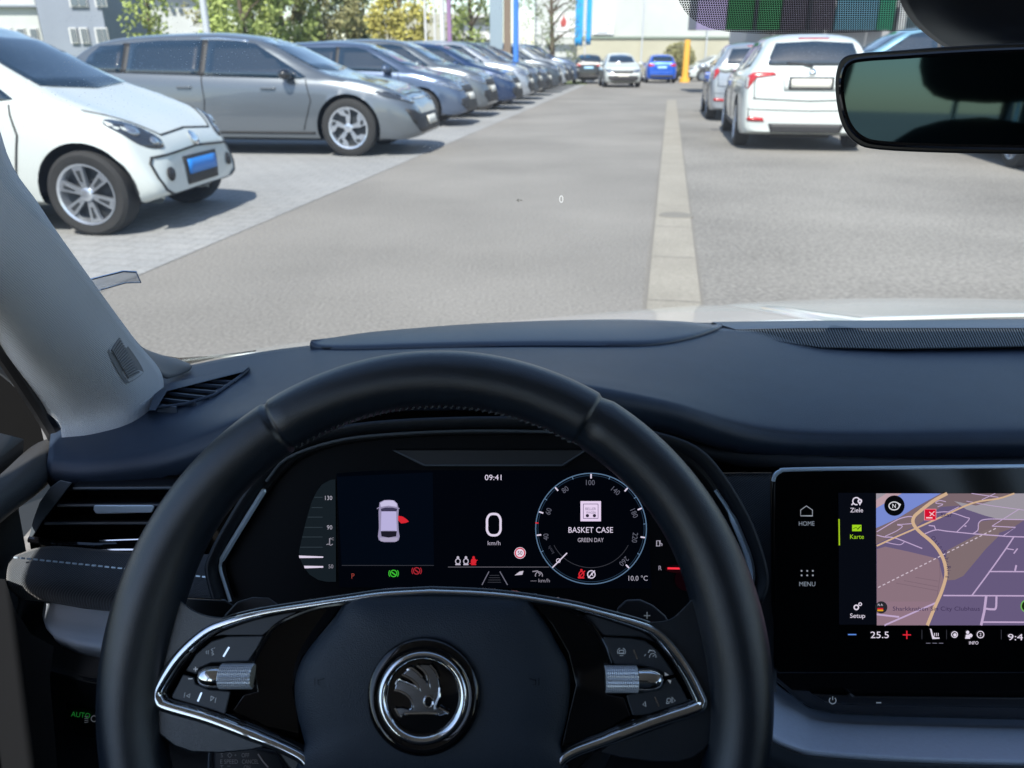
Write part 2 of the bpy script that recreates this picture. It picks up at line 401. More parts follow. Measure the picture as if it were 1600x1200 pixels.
KIND = {
 'city': dict(L=3.60, W=1.64, r=.300, xf=1.31, xr=-1.12,
   zt=[(-1.8, .50), (-1.785, .80), (-1.74, .98), (-1.62, 1.22), (-1.45, 1.39), (-1.2, 1.455), (-.6, 1.49), (0, 1.47), (.28, 1.41), (1.02, 1.0), (1.12, .955), (1.35, .865), (1.52, .80), (1.66, .725), (1.745, .655), (1.785, .57), (1.8, .44)],
   belt=[(-1.8, .95), (-1.2, .97), (0, .93), (.7, .90), (1.05, .89), (1.4, .80), (1.6, .70), (1.8, .35)],
   w=[(-1.8, .60), (-1.74, .70), (-1.6, .775), (-1.3, .81), (0, .82), (1.2, .81), (1.45, .80), (1.62, .77), (1.73, .72), (1.785, .66), (1.8, .59)]),
 'wagon': dict(L=4.96, W=1.86, r=.365, xf=1.55, xr=-1.42,
   zt=[(-2.48, .55), (-2.46, .85), (-2.42, 1.02), (-2.2, 1.30), (-1.9, 1.44), (-1.3, 1.51), (-.4, 1.535), (.1, 1.50), (.45, 1.42), (1.25, 1.03), (1.4, .99), (1.9, .89), (2.2, .78), (2.36, .66), (2.44, .52), (2.48, .40)],
   belt=[(-2.48, 1.0), (-1.6, 1.01), (0, .98), (1.2, .95), (1.6, .90), (2.1, .78), (2.35, .60), (2.48, .32)],
   w=[(-2.48, .66), (-2.42, .78), (-2.25, .87), (-1.6, .925), (0, .93), (1.6, .925), (2.0, .90), (2.25, .83), (2.4, .72), (2.46, .60), (2.48, .52)]),
 'hatch': dict(L=4.30, W=1.79, r=.325, xf=1.32, xr=-1.31,
   zt=[(-2.15, .52), (-2.135, .80), (-2.08, 1.0), (-1.9, 1.25), (-1.68, 1.41), (-1.3, 1.465), (-.5, 1.49), (.05, 1.455), (.35, 1.37), (1.08, 1.03), (1.2, .985), (1.6, .90), (1.9, .79), (2.04, .68), (2.12, .54), (2.15, .42)],
   belt=[(-2.15, .97), (-1.4, .99), (0, .95), (1.05, .93), (1.4, .87), (1.8, .77), (2.0, .62), (2.15, .34)],
   w=[(-2.15, .64), (-2.1, .74), (-1.95, .83), (-1.4, .885), (0, .895), (1.35, .885), (1.75, .85), (1.95, .79), (2.08, .70), (2.135, .62), (2.15, .54)]),
 'suv': dict(L=4.30, W=1.80, r=.34, xf=1.33, xr=-1.32,
   zt=[(-2.15, .50), (-2.14, .85), (-2.10, 1.06), (-1.99, 1.30), (-1.86, 1.45), (-1.5, 1.52), (-.5, 1.545), (.05, 1.51), (.35, 1.43), (1.0, 1.09), (1.12, 1.04), (1.6, .97), (1.9, .88), (2.04, .76), (2.12, .60), (2.15, .46)],
   belt=[(-2.15, 1.03), (-1.4, 1.04), (0, 1.0), (1.0, .98), (1.4, .93), (1.8, .84), (2.0, .68), (2.15, .38)],
   w=[(-2.15, .76), (-2.12, .82), (-2.0, .865), (-1.6, .89), (0, .90), (1.35, .89), (1.75, .86), (1.95, .80), (2.08, .71), (2.135, .63), (2.15, .55)]),
}
def section(k, x):
    """half outline, underside centre to roof centre"""
    zt = interps(k['zt'], x); wv = interps(k['w'], x); H = k['L']/2
    e = max(0, (abs(x)-(H-.28))/.28); zb = .21+.06*e*e
    zt = max(zt, zb+.12)
    bl = min(interps(k['belt'], x), zt-.045)
    bl = max(bl, zb+.08)
    gh = zt-bl; wr = wv*.955-.43*max(0, gh-.06)-.10*min(gh, .12)/.12
    hs = bl-zb
    low = [(0, zb), (wv*.80, zb), (wv*.945, zb+.02), (wv*.985, zb+hs*.22), (wv*1.0, zb+hs*.50), (wv*.995, zb+hs*.72), (wv*.975, zb+hs*.93), (wv*.945, bl)]
    up = [(wv*.945, bl)]+[(wv*.945+(wr-wv*.945)*t, bl+(gh-.05*min(1, gh/.3))*t) for t in (.33, .66, .93)]
    ztc = zt-.045*min(1, gh/.3)
    up += [(wr-.035, ztc-.004), (wr-.10, ztc+.012), (wr*.6, zt-.012*min(1, gh/.2)), (wr*.3, zt-.002), (0, zt)]
    return low, up
def resample(pts, n):
    pts = [Vector((p[0], p[1])) for p in pts]; c = crom(pts, 6)
    L = [0]
    for a, b in zip(c, c[1:]): L.append(L[-1]+(b-a).length)
    out = []; j = 0
    for i in range(n+1):
        d = L[-1]*i/n
        while j < len(L)-2 and L[j+1] < d: j += 1
        s_ = (d-L[j])/max(1e-9, L[j+1]-L[j]); out.append(c[j].lerp(c[j+1], max(0, min(1, s_))))
    return out
def car_body(k):
    H = k['L']/2; xs = []; x = -H
    while x < H-1e-6:
        xs.append(x); d = H-abs(x)
        x += .012 if d < .05 else (.025 if d < .2 else .045)
    xs.append(H)
    rings = []
    for x in xs:
        lo, up = section(k, x)
        half = resample(lo, 22)+resample(up, 22)[1:]
        ring = [Vector((x, -p.x, p.y)) for p in half]+[Vector((x, p.x, p.y)) for p in half[-2:0:-1]]
        rings.append(ring)
    nv = len(rings[0]); vs = [p for r in rings for p in r]; fs = []
    for i in range(len(rings)-1):
        for j in range(nv): fs.append((i*nv+j, i*nv+(j+1) % nv, (i+1)*nv+(j+1) % nv, (i+1)*nv+j))
    fs.append(tuple(range(nv))); fs.append(tuple((len(rings)-1)*nv+j for j in range(nv))[::-1])
    bvh = BVHTree.FromPolygons(vs, fs)
    R = k['r']+.055; keep = []
    def inside(v):
        return abs(v.y) > .45*k['W']/2 and any((v.x-c)**2+(v.z-k['r'])**2 < R*R for c in (k['xf'], k['xr'])) and v.z < k['r']+R
    ins = [inside(v) for v in vs]
    for f in fs:
        if len(f) == 4 and all(ins[i] for i in f): continue
        keep.append(f)
    used = {i for f in keep for i in f}
    for i in used:
        if ins[i] and abs(vs[i].y) > .45*k['W']/2:
            v = vs[i]
            for c in (k['xf'], k['xr']):
                d = Vector((v.x-c, v.z-k['r']))
                if d.length < R:
                    d = d.normalized()*R if d.length > 1e-4 else Vector((0, R)); vs[i] = Vector((c+d.x, v.y, max(.18, k['r']+d.y)))
    mp = {}; nvs = []
    for f in keep:
        for i in f:
            if i not in mp: mp[i] = len(nvs); nvs.append(vs[i])
    return nvs, [tuple(mp[i] for i in f) for f in keep], bvh
def conform(bvh, outline, axis, eps=.004, cell=.07, scale=None):
    """a patch lying on the bodywork: outline in the view along an axis"""
    bm = bmesh.new(); vs = [bm.verts.new((p[0], p[1], 0)) for p in outline]; bm.faces.new(vs)
    for ax in (0, 1):
        lo = min(p[ax] for p in outline); hi = max(p[ax] for p in outline); n_ = int((hi-lo)/cell)
        for i in range(1, n_+1):
            c = lo+(hi-lo)*i/(n_+1); co = [0, 0, 0]; co[ax] = c; no = [0, 0, 0]; no[ax] = 1
            bmesh.ops.bisect_plane(bm, geom=bm.verts[:]+bm.edges[:]+bm.faces[:], plane_co=co, plane_no=no)
    out = []
    bm.verts.ensure_lookup_table()
    for v in bm.verts:
        a, b_ = v.co.x, v.co.y
        o, d = {'front': (Vector((6, a, b_)), Vector((-1, 0, 0))), 'rear': (Vector((-6, a, b_)), Vector((1, 0, 0))),
                'left': (Vector((a, 5, b_)), Vector((0, -1, 0))), 'right': (Vector((a, -5, b_)), Vector((0, 1, 0)))}[axis]
        h = bvh.ray_cast(o, d)
        if h[0] is None:
            q = bvh.find_nearest(o+d*4); p = q[0]
        else: p = h[0]
        out.append(p-d*eps)
    fs = [tuple(v.index for v in f.verts) for f in bm.faces]; bm.free()
    return out, fs
def part(bvh, root, name, outline, axis, m, eps=.004, sm=0, cell=.07, label=None):
    if sm: outline = [(v.x, v.y) for v in crom([Vector(p) for p in outline], sm, True)]
    v, f = conform(bvh, outline, axis, eps, cell)
    b_ = MB(); b_.add(v, f, m)
    nb = len(v); 
    o = b_.build(name, root, ang=60)
    md = o.modifiers.new('s', 'SOLIDIFY'); md.thickness = .006; md.offset = 0
    return o
def wheel_meshes(r, style, wdt=.20):
    t = MB(); prof = [(.64*r, -wdt*.42), (.72*r, -wdt*.5), (.90*r, -wdt*.52), (.985*r, -wdt*.42), (r, -wdt*.25), (r, wdt*.25), (.985*r, wdt*.42), (.90*r, wdt*.52), (.72*r, wdt*.5), (.64*r, wdt*.42)]
    n_ = 48
    t.grid([[Vector((p[0]*cos(2*pi*i/n_), p[1], p[0]*sin(2*pi*i/n_))) for p in prof] for i in range(n_)], M['tyre'], close_u=True, close_v=True)
    q = MB()
    # barrel, lip, back plate (outer face towards -y)
    ring = [(.70*r, -wdt*.50), (.715*r, -wdt*.53), (.66*r, -wdt*.50), (.63*r, -wdt*.38), (.61*r, wdt*.3)]
    q.grid([[Vector((p[0]*cos(2*pi*i/n_), p[1], p[0]*sin(2*pi*i/n_))) for p in ring] for i in range(n_)], M['rim'], close_u=True)
    q.add([Vector((.62*r*cos(2*pi*i/n_), -wdt*.12, .62*r*sin(2*pi*i/n_))) for i in range(n_)], [tuple(range(n_))], M['rimd'])
    ns = {'six': 6, 'turbine': 5, 'five': 10}[style]
    for k in range(ns):
        a = 2*pi*k/ns+.3
        def pt(rr, da, y): return Vector((rr*cos(a+da), y, rr*sin(a+da)))
        if style == 'six':
            A = [pt(.12*r, -.5, -wdt*.46), pt(.66*r, -.27, -wdt*.50), pt(.66*r, -.10, -wdt*.50), pt(.40*r, -.10, -wdt*.47), pt(.40*r, .10, -wdt*.47), pt(.66*r, .10, -wdt*.50), pt(.66*r, .27, -wdt*.50), pt(.12*r, .5, -wdt*.46)]
            A = [pt(.14*r, -.45, -wdt*.46), pt(.66*r, -.20, -wdt*.50), pt(.66*r, .20, -wdt*.50), pt(.14*r, .45, -wdt*.46)]
            mm_ = M['rim']
        elif style == 'turbine':
            A = [pt(.10*r, -.6, -wdt*.44), pt(.42*r, -.42, -wdt*.47), pt(.68*r, -.30, -wdt*.50), pt(.68*r, .42, -wdt*.50), pt(.50*r, .35, -wdt*.48), pt(.40*r, .02, -wdt*.46), pt(.10*r, .5, -wdt*.44)]
            mm_ = M['rim']
        else:
            A = [pt(.12*r, -.3, -wdt*.44), pt(.66*r, -.10, -wdt*.49), pt(.66*r, .10, -wdt*.49), pt(.12*r, .3, -wdt*.44)]; mm_ = M['rim']
        q.prism(A, [v+Vector((0, .03, 0)) for v in A], mm_)
        if style == 'six':
            B = [pt(.30*r, -.07, -wdt*.505), pt(.56*r, -.09, -wdt*.515), pt(.56*r, .09, -wdt*.515), pt(.30*r, .07, -wdt*.505)]
            q.prism(B, [v+Vector((0, .01, 0)) for v in B], M['rimd'])
        if style == 'turbine':
            B = [pt(.46*r, -.30, -wdt*.50), pt(.60*r, -.24, -wdt*.515), pt(.62*r, .02, -wdt*.515), pt(.50*r, -.02, -wdt*.50)]
            q.prism(B, [v+Vector((0, .01, 0)) for v in B], M['rimd'])
    q.grid([[Vector((rr*cos(2*pi*i/24), y, rr*sin(2*pi*i/24))) for rr, y in ((.15*r, -wdt*.40), (.15*r, -wdt*.52), (.11*r, -wdt*.545), (.001, -wdt*.545))] for i in range(24)], M['rim'], close_u=True)
    return t, q
def copy_tree(o, parent=None, mats=None):
    c = o.copy(); COL.objects.link(c)
    if parent: c.parent = parent; c.matrix_parent_inverse = o.matrix_parent_inverse.copy()
    for ch in o.children: copy_tree(ch, c)
    return c
def recolour(root, m):
    for o in root.children:
        if o.type == 'MESH' and o.name.split('.')[0] in ('body', 'side_mirror', 'door_handle', 'bumper_bar'):
            o.material_slots[0].link = 'OBJECT'; o.material_slots[0].material = m
def make_car(name, kind, colour, label, cat='car', wheels='five', side_wins=None, front=None, rear=None, plate=None, rearplate=None, group=None, extras=None):
    k = KIND[kind]; H = k['L']/2; W = k['W']/2
    root = thing(name, label, cat, (0, 0, 0), 0, group, local=True)
    pm = PAINT[colour]
    vs, fs, bvh = car_body(k)
    b_ = MB(); b_.add(vs, fs, pm); body = b_.build('body', root, ang=42)
    # arch liners, underbody
    u = MB(); R = k['r']+.06
    for c in (k['xf'], k['xr']):
        for sgn in (-1, 1):
            g = [[Vector((c+R*cos(pi*i/16-.0), sgn*yy, max(.16, k['r']+R*sin(pi*i/16)))) for yy in (W*.955, W*.5)] for i in range(17)]
            u.grid(g, M['cplast']); 
            u.add([Vector((c+R*cos(pi*i/16), sgn*W*.5, max(.16, k['r']+R*sin(pi*i/16)))) for i in range(17)], [tuple(range(17))], M['cplast'])
    u.box((0, 0, .22), (k['L']*.8, W*.9, .12), M['cplast'])
    u.build('underbody', root, fix=False)
    t, q = wheel_meshes(k['r'], wheels)
    first = None
    for c in (k['xf'], k['xr']):
        for sgn in (-1, 1):
            if first is None:
                a = t.build('wheel', root); r_ = q.build('rim', a, ang=30); first = (a, r_)
            else:
                a = first[0].copy(); COL.objects.link(a); a.parent = root; r_ = first[1].copy(); COL.objects.link(r_); r_.parent = a
                a.matrix_parent_inverse = Matrix.Identity(4); r_.matrix_parent_inverse = Matrix.Identity(4)
            a.location = (c, sgn*(W-.115), k['r']); a.rotation_euler = (0, random.random()*2, 0 if sgn < 0 else pi)
    def Pt(nm, ol, ax, m, **kw): return part(bvh, root, nm, ol, ax, m, **kw)
    for sd in ('left', 'right'):
        for wpts in side_wins: Pt('side_window', wpts, sd, M['cglass'], eps=.007, cell=.12)
        for wa, wb in zip(side_wins, side_wins[1:]):       # black pillar between two panes
            xa = max(p[0] for p in wa); xb = min(p[0] for p in wb); za = [p[1] for p in wa if p[0] > xa-.02]+[p[1] for p in wb if p[0] < xb+.02]
            Pt('window_pillar', rect(xa-.02, xb+.02, min(za), max(za)), sd, M['cplast'], eps=.004)
        sg = 1 if sd == 'left' else -1
        for ol, m_, nm in (extras or {}).get('side', []): Pt(nm, ol, sd, M[m_], eps=.004)
        for hx, hz in (extras or {}).get('handles', []):
            h = bvh.ray_cast(Vector((hx, sg*5, hz)), Vector((0, -sg, 0)))[0]
            hb = MB(); hb.box(h+Vector((0, sg*.018, 0)), (.20, .03, .032), pm); hb.build('door_handle', root, bevel=.012)
        mx, mz = (extras or {}).get('mirror', (.62, 1.0))
        h = bvh.ray_cast(Vector((mx, sg*5, mz)), Vector((0, -sg, 0)))[0]
        mb = MB(); mb.ico(h+Vector((0.0, sg*.13, .04)), 1, PAINT[extras['mcol']] if extras and 'mcol' in extras else pm, (.085, .12, .07)); mb.box(h+Vector((0, sg*.03, -.005)), (.06, .09, .035), M['cplast'])
        mb.build('side_mirror', root)
    for nm, ol, m_, kw in front or []:
        Pt(nm, ol, 'front', M[m_], **kw)
        if nm in ('headlight', 'fog_light'): Pt(nm, [(-a, b2) for a, b2 in ol][::-1], 'front', M[m_], **kw)
    for nm, ol, m_, kw in rear or []:
        Pt(nm, ol, 'rear', M[m_], **kw)
        if nm in ('tail_light', 'reflector'): Pt(nm, [(-a, b2) for a, b2 in ol][::-1], 'rear', M[m_], **kw)
    return root, bvh
def place(root, ground_pt, local_xy, ang):
    """put local ground point local_xy of the car on ground_pt"""
    R = Matrix.Rotation(ang, 3, 'Z'); off = R @ Vector((local_xy[0], local_xy[1], 0))
    root.location = Vector((ground_pt.x, ground_pt.y, 0))-off; root.location.z = 0; root.rotation_euler = (0, 0, ang)
    return root
def rect(x0, x1, z0, z1): return [(x0, z0), (x1, z0), (x1, z1), (x0, z1)]
def seamline(pts, wd=.012):
    L = []; Rr = []
    for i, p in enumerate(pts):
        a = Vector(pts[max(0, i-1)]); c = Vector(pts[min(len(pts)-1, i+1)]); d = (c-a).normalized(); n_ = Vector((-d.y, d.x)); p = Vector(p)
        L.append(tuple(p+n_*wd/2)); Rr.append(tuple(p-n_*wd/2))
    return L+Rr[::-1]

# ---- white city car, front three-quarter view
HEAD = -YAW
cityF = [
 ('bonnet_gap', seamline([(-.70, .86), (-.54, .77), (-.40, .675), (0, .70), (.40, .675), (.54, .77), (.70, .86)], .010), 'seam', dict(eps=.003)),
 ('windscreen', [(-.56, 1.015), (0, .985), (.56, 1.015), (.50, 1.20), (.44, 1.385), (0, 1.405), (-.44, 1.385), (-.50, 1.20)], 'cglass', dict(eps=.006, cell=.1)),
 ('headlight', [(.48, .595), (.45, .65), (.51, .715), (.60, .775), (.70, .80), (.745, .765), (.70, .67), (.60, .605)], 'hdark', dict(sm=5, cell=.05)),
 ('grille', [(-.60, .53), (0, .56), (.60, .53), (.62, .545), (0, .577), (-.62, .545)], 'cplast', dict(eps=.006)),
 ('lower_grille', seamline([(-.62, .54), (-.655, .50), (-.645, .40), (-.60, .31), (-.50, .262), (-.40, .25)], .018), 'cplast', dict(eps=.006)),
 ('lower_grille', seamline([(.40, .25), (.50, .262), (.60, .31), (.645, .40), (.655, .50), (.62, .54)], .018), 'cplast', dict(eps=.006)),
 ('lower_grille', seamline([(-.41, .25), (0, .243), (.41, .25)], .018), 'cplast', dict(eps=.006)),
 ('bumper_inset', [(-.26, .30), (.26, .30), (.28, .51), (-.28, .51)], 'cplast', dict(eps=.006)),
 ('number_plate', rect(-.24, .24, .375, .485), 'plate_b', dict(eps=.018)),
 ('fog_light', [(.50+.05*cos(i*pi/8), .41+.05*sin(i*pi/8)) for i in range(16)], 'cplast', dict(eps=.008)),
]
city_side = [[(-.95, .985), (-.30, .965), (-.30, 1.36), (-.8, 1.36), (-.92, 1.30)], [(-.22, .962), (.80, .925), (.88, .935), (.60, 1.10), (.24, 1.32), (.10, 1.37), (-.22, 1.375)]]
up, bv = make_car('city_car', 'city', 'white', 'white small city car with blue front plate, nearest in the left row', wheels='six', side_wins=city_side, front=cityF,
   extras=dict(side=[(seamline([(.86, .90), (.90, .70), (.80, .35)]), 'seam', 'door_gap')], handles=[(-.12, .80)], mirror=(.66, .93)))
# lamp internals and badge
for sg in (1, -1):
    part(bv, up, 'headlight_lens', [(sg*(.64+.05*cos(i*pi/6)), .725+.036*sin(i*pi/6)) for i in range(12)][::sg], 'front', M['hlamp'], eps=.012, cell=.04)
    part(bv, up, 'headlight_lens', [(sg*(.53+.035*cos(i*pi/6)), .645+.028*sin(i*pi/6)) for i in range(12)][::sg], 'front', M['hlamp'], eps=.012, cell=.04)
v_ = MB()
def ring_outline(cy, cz, r0, r1, n=24): return [[(cy+r0*cos(2*pi*i/n), cz+r0*sin(2*pi*i/n)) for i in range(n)], [(cy+r1*cos(2*pi*i/n), cz+r1*sin(2*pi*i/n)) for i in range(n)]]
part(bv, up, 'badge', ring_outline(0, .625, .052, .05)[0], 'front', M['chrome'], eps=.012, cell=.05)
place(up, G(160, 366), (1.31, -.715), -radians(4.5))

# ---- silver estate
wagF = [
 ('bonnet_gap', seamline([(-.70, .86), (-.52, .76), (0, .775), (.52, .76), (.70, .86)], .010), 'seam', dict(eps=.003)),
 ('windscreen', [(-.66, 1.08), (0, 1.05), (.66, 1.08), (.60, 1.25), (.52, 1.42), (0, 1.455), (-.52, 1.42), (-.60, 1.25)], 'cglass', dict(eps=.006, cell=.12)),
 ('headlight', [(.50, .66), (.66, .655), (.86, .73), (.915, .80), (.86, .82), (.66, .76), (.50, .715)], 'hdark', dict(cell=.05)),
 ('lower_grille', [(-.62, .30), (.62, .30), (.74, .44), (.80, .60), (.66, .58), (.55, .53), (-.55, .53), (-.66, .58), (-.80, .60), (-.74, .44)], 'cplast', dict(eps=.006)),
 ('light_strip', [(-.38, .705), (.38, .705), (.38, .72), (-.38, .72)], 'hlamp', dict(eps=.01)),
 ('number_plate', rect(-.26, .26, .38, .49), 'plate_w', dict(eps=.02)),
]
wag_side = [[(-2.10, 1.055), (-1.50, 1.03), (-1.50, 1.38), (-1.85, 1.36), (-2.0, 1.24)], [(-1.42, 1.03), (-.42, 1.0), (-.42, 1.43), (-1.0, 1.425), (-1.42, 1.395)], [(-.34, .995), (.95, .965), (1.02, .985), (.62, 1.21), (.30, 1.385), (.05, 1.42), (-.34, 1.43)]]
sil, bv2 = make_car('estate_car', 'wagon', 'silver', 'silver grey estate car seen from the side behind the white city car', wheels='turbine', side_wins=wag_side, front=wagF,
   extras=dict(side=[(seamline([(1.02, .96), (1.08, .7), (.95, .34)]), 'seam', 'door_gap'), (seamline([(-.38, .99), (-.36, .7), (-.42, .33)]), 'seam', 'door_gap'),
                     (rect(-1.0, 1.1, .285, .315), 'cplast', 'sill_trim'), (seamline([(-.45, 1.45), (-.2, 1.455), (.2, 1.42)], .02), 'chrome', 'window_trim')],
               handles=[(-.62, .86), (.62-1.0+.9, .85)], mirror=(.80, .98), mcol='black'))
for sg in (1, -1):
    part(bv2, sil, 'headlight_lens', [(sg*.55, .68), (sg*.66, .675), (sg*.78, .72), (sg*.76, .745), (sg*.64, .73)][::sg], 'front', M['hlamp'], eps=.012, cell=.04)
place(sil, G(551, 244), (1.55, -.82), -radians(6))
aF = ab(Vector(sil.location))[0]+2.48; bS = ab(Vector(sil.location))[1]

# ---- the row behind it
hatF = [
 ('bonnet_gap', seamline([(-.66, .84), (-.46, .745), (0, .76), (.46, .745), (.66, .84)], .010), 'seam', dict(eps=.003)),
 ('windscreen', [(-.64, 1.07), (0, 1.04), (.64, 1.07), (.58, 1.22), (.50, 1.375), (0, 1.405), (-.50, 1.375), (-.58, 1.22)], 'cglass', dict(eps=.006, cell=.12)),
 ('headlight', [(.47, .64), (.62, .63), (.78, .67), (.86, .74), (.84, .80), (.70, .79), (.47, .73)], 'hlamp', dict(cell=.05)),
 ('grille', [(-.44, .60), (.44, .60), (.48, .72), (-.48, .72)], 'cplast', dict(eps=.006)),
 ('lower_grille', [(-.60, .27), (.60, .27), (.72, .40), (.70, .50), (.40, .52), (-.40, .52), (-.70, .50), (-.72, .40)], 'cplast', dict(eps=.006)),
 ('number_plate', rect(-.26, .26, .47, .58), 'plate_w', dict(eps=.02)),
]
hatR = [
 ('rear_window', [(-.58, 1.09), (.58, 1.09), (.50, 1.36), (-.50, 1.36)], 'cglass', dict(eps=.006)),
 ('tail_light', [(.44, .88), (.74, .84), (.80, .96), (.66, 1.0), (.46, .97)], 'tlamp', dict(eps=.008, cell=.05)),
 ('number_plate', rect(-.26, .26, .74, .85), 'plate_w', dict(eps=.012)),
 ('bumper_trim', [(-.62, .30), (.62, .30), (.68, .42), (-.68, .42)], 'cplast', dict(eps=.006)),
]
hat_side = [[(-1.72, 1.06), (-1.30, 1.02), (-1.30, 1.33), (-1.52, 1.30)], [(-1.24, 1.015), (-.36, .99), (-.36, 1.375), (-1.0, 1.37), (-1.24, 1.35)], [(-.29, .985), (.84, .955), (.90, .975), (.52, 1.18), (.20, 1.34), (0, 1.375), (-.29, 1.38)]]
hx = dict(side=[(seamline([(.88, .94), (.92, .7), (.82, .33)]), 'seam', 'door_gap'), (seamline([(-.32, .97), (-.30, .7), (-.36, .33)]), 'seam', 'door_gap')], handles=[(-.55, .84), (.30, .83)], mirror=(.68, .97))
GR = 'parked cars in the left row'
hat, _ = make_car('parked_car', 'hatch', 'bluegrey', 'blue grey car directly behind the silver estate car in the left row', side_wins=hat_side, front=hatF, rear=hatR, extras=hx, group=GR)
# ---- dark blue car behind the door pillar
dk = copy_tree(hat); dk['label'] = 'dark blue car mostly hidden behind the left windscreen pillar'; dk['group'] = ''; del dk['group']
recolour(dk, PAINT['dblue']); 
upc = ab(Vector(up.location))
dk.location = lot(upc[0]-.95, upc[1]-2.45); dk.rotation_euler = (0, 0, HEAD)
# ---- white crossover on the right, rear view
suvR = [
 ('rear_window', [(-.60, 1.12), (.60, 1.12), (.56, 1.25), (.50, 1.40), (0, 1.425), (-.50, 1.40), (-.56, 1.25)], 'cglass', dict(eps=.008)),
 ('tail_light', [(.46, 1.00), (.72, .965), (.82, .82), (.855, .84), (.845, .98), (.76, 1.035), (.50, 1.035)], 'tlamp', dict(eps=.008, cell=.05)),
 ('number_plate', rect(-.26, .26, .84, .95), 'plate_w', dict(eps=.016)),
 ('plate_frame', rect(-.29, .29, .815, .975), 'rimd', dict(eps=.011)),
 ('wiper', seamline([(0, 1.10), (.16, 1.145), (.34, 1.15)], .022), 'cplast', dict(eps=.02)),
 ('tailgate_gap', seamline([(-.70, 1.055), (-.74, .9), (-.72, .70)], .012), 'seam', dict(eps=.004)),
 ('tailgate_gap', seamline([(.70, 1.055), (.74, .9), (.72, .70)], .012), 'seam', dict(eps=.004)),
 ('bumper_crease', seamline([(-.8, .56), (0, .545), (.8, .56)], .01), 'rimd', dict(eps=.003)),
 ('plate_recess', [(-.34, .80), (.34, .80), (.38, .985), (-.38, .985)], 'white_r', dict(eps=.005)),
 ('tailgate_gap', seamline([(-.74, .70), (0, .67), (.74, .70)], .012), 'seam', dict(eps=.004)),
 ('bumper_trim', [(-.44, .22), (.44, .22), (.50, .375), (-.50, .375)], 'cplast', dict(eps=.008)),
 ('reflector', [(.56, .40), (.78, .405), (.80, .44), (.76, .465), (.58, .45)], 'tlamp', dict(eps=.010)),
 ('brake_light', rect(-.2, .2, 1.452, 1.470), 'tlamp', dict(eps=.01)),
 ('badge', [(.045*cos(i*pi/6), 1.035+.045*sin(i*pi/6)) for i in range(12)], 'chrome', dict(eps=.012, cell=.05)),
]
M['white_r'] = PAINT['white']
suv_side = [[(-1.78, 1.11), (-1.34, 1.07), (-1.34, 1.38), (-1.62, 1.36)], [(-1.27, 1.065), (-.36, 1.04), (-.36, 1.43), (-1.0, 1.425), (-1.27, 1.40)], [(-.29, 1.035), (.80, 1.005), (.88, 1.02), (.52, 1.23), (.22, 1.39), (0, 1.43), (-.29, 1.435)]]
sx_ = dict(side=[(seamline([(.88, .98), (.92, .7), (.82, .35)]), 'seam', 'door_gap'), (seamline([(-.32, 1.02), (-.30, .7), (-.36, .35)]), 'seam', 'door_gap'), (rect(-.95, .95, .25, .33), 'cplast', 'sill_trim')], handles=[(-.55, .90), (.30, .89)], mirror=(.68, 1.01))
suvF = [(n_, [(a, z+.04) for a, z in ol], m_, kw) for n_, ol, m_, kw in hatF]
suv, bv3 = make_car('parked_car', 'suv', 'white', 'white crossover seen from behind, right of the drainage channel', side_wins=suv_side, front=suvF, rear=suvR, extras=sx_, group='parked cars on the right')
place(suv, G(1153, 227), (-1.32, .80), pi/2-YAW)
LETM = mat('grey_lettering', (.35, .36, .36), .5)
su2 = copy_tree(suv); su2['label'] = 'light grey crossover partly hidden behind the white crossover on the right'; recolour(su2, PAINT['lsilver'])
for ch in su2.children:
    if ch.name.startswith('plate_recess'): ch.material_slots[0].link = 'OBJECT'; ch.material_slots[0].material = PAINT['lsilver']
place(su2, G(1108, 186), (-1.32, .80), pi/2-YAW)
# dark car at the right edge of the view and pale blue cars behind the white crossover
o = copy_tree(suv); o['label'] = 'dark car at the right edge, mostly hidden behind the rear view mirror'; recolour(o, PAINT['dgrey']); 
for ch in o.children:
    if ch.name.startswith('plate_recess'): ch.material_slots[0].link = 'OBJECT'; ch.material_slots[0].material = PAINT['dgrey']
place(o, G(1585, 262), (-1.32, .80), pi/2-YAW); del o['group']
for px, dist, lb in ((1262, 18.5, 'pale blue van behind the white crossover, just left of the mirror housing'), (1285, 21.3, 'pale blue van second in line behind the white crossover'), (1305, 24.0, 'pale blue van farthest in line behind the white crossover')):
    o = copy_tree(suv); o['label'] = lb; o['group'] = 'pale blue vans in line behind the white crossover'; o['category'] = 'van'; o.name = 'parked_van'; recolour(o, PAINT['teal']); o.scale = (1.05, 1.05, 1.22)
    for ch in o.children:
        if ch.name.startswith('plate_recess'): ch.material_slots[0].link = 'OBJECT'; ch.material_slots[0].material = PAINT['teal']
    o.location = ((px-800)/1304*dist+2.2, dist, 0); o.rotation_euler = (0, 0, pi-.12)
row = [('bluegrey', 'blue grey car directly behind the silver estate car in the left row'),
       ('silver', 'silver car with a bright headlight, second behind the silver estate car'),
       ('dblue', 'dark blue car, third behind the silver estate car in the left row'),
       ('lsilver', 'pale silver car, fourth behind the silver estate car in the left row'),
       ('grey', 'grey car halfway along the left row, just before the black nosed car'),
       ('dgrey', 'black nosed dark car in the farther half of the left row'),
       ('grey', 'mid grey car beside the last two cars of the left row'),
       ('lsilver', 'light silver car, last but one of the left row'),
       ('dgrey', 'dark grey car, third from the far end of the left row'),
       ('bluegrey', 'blue grey car at the far end of the left row, nearest the black hatchback')]
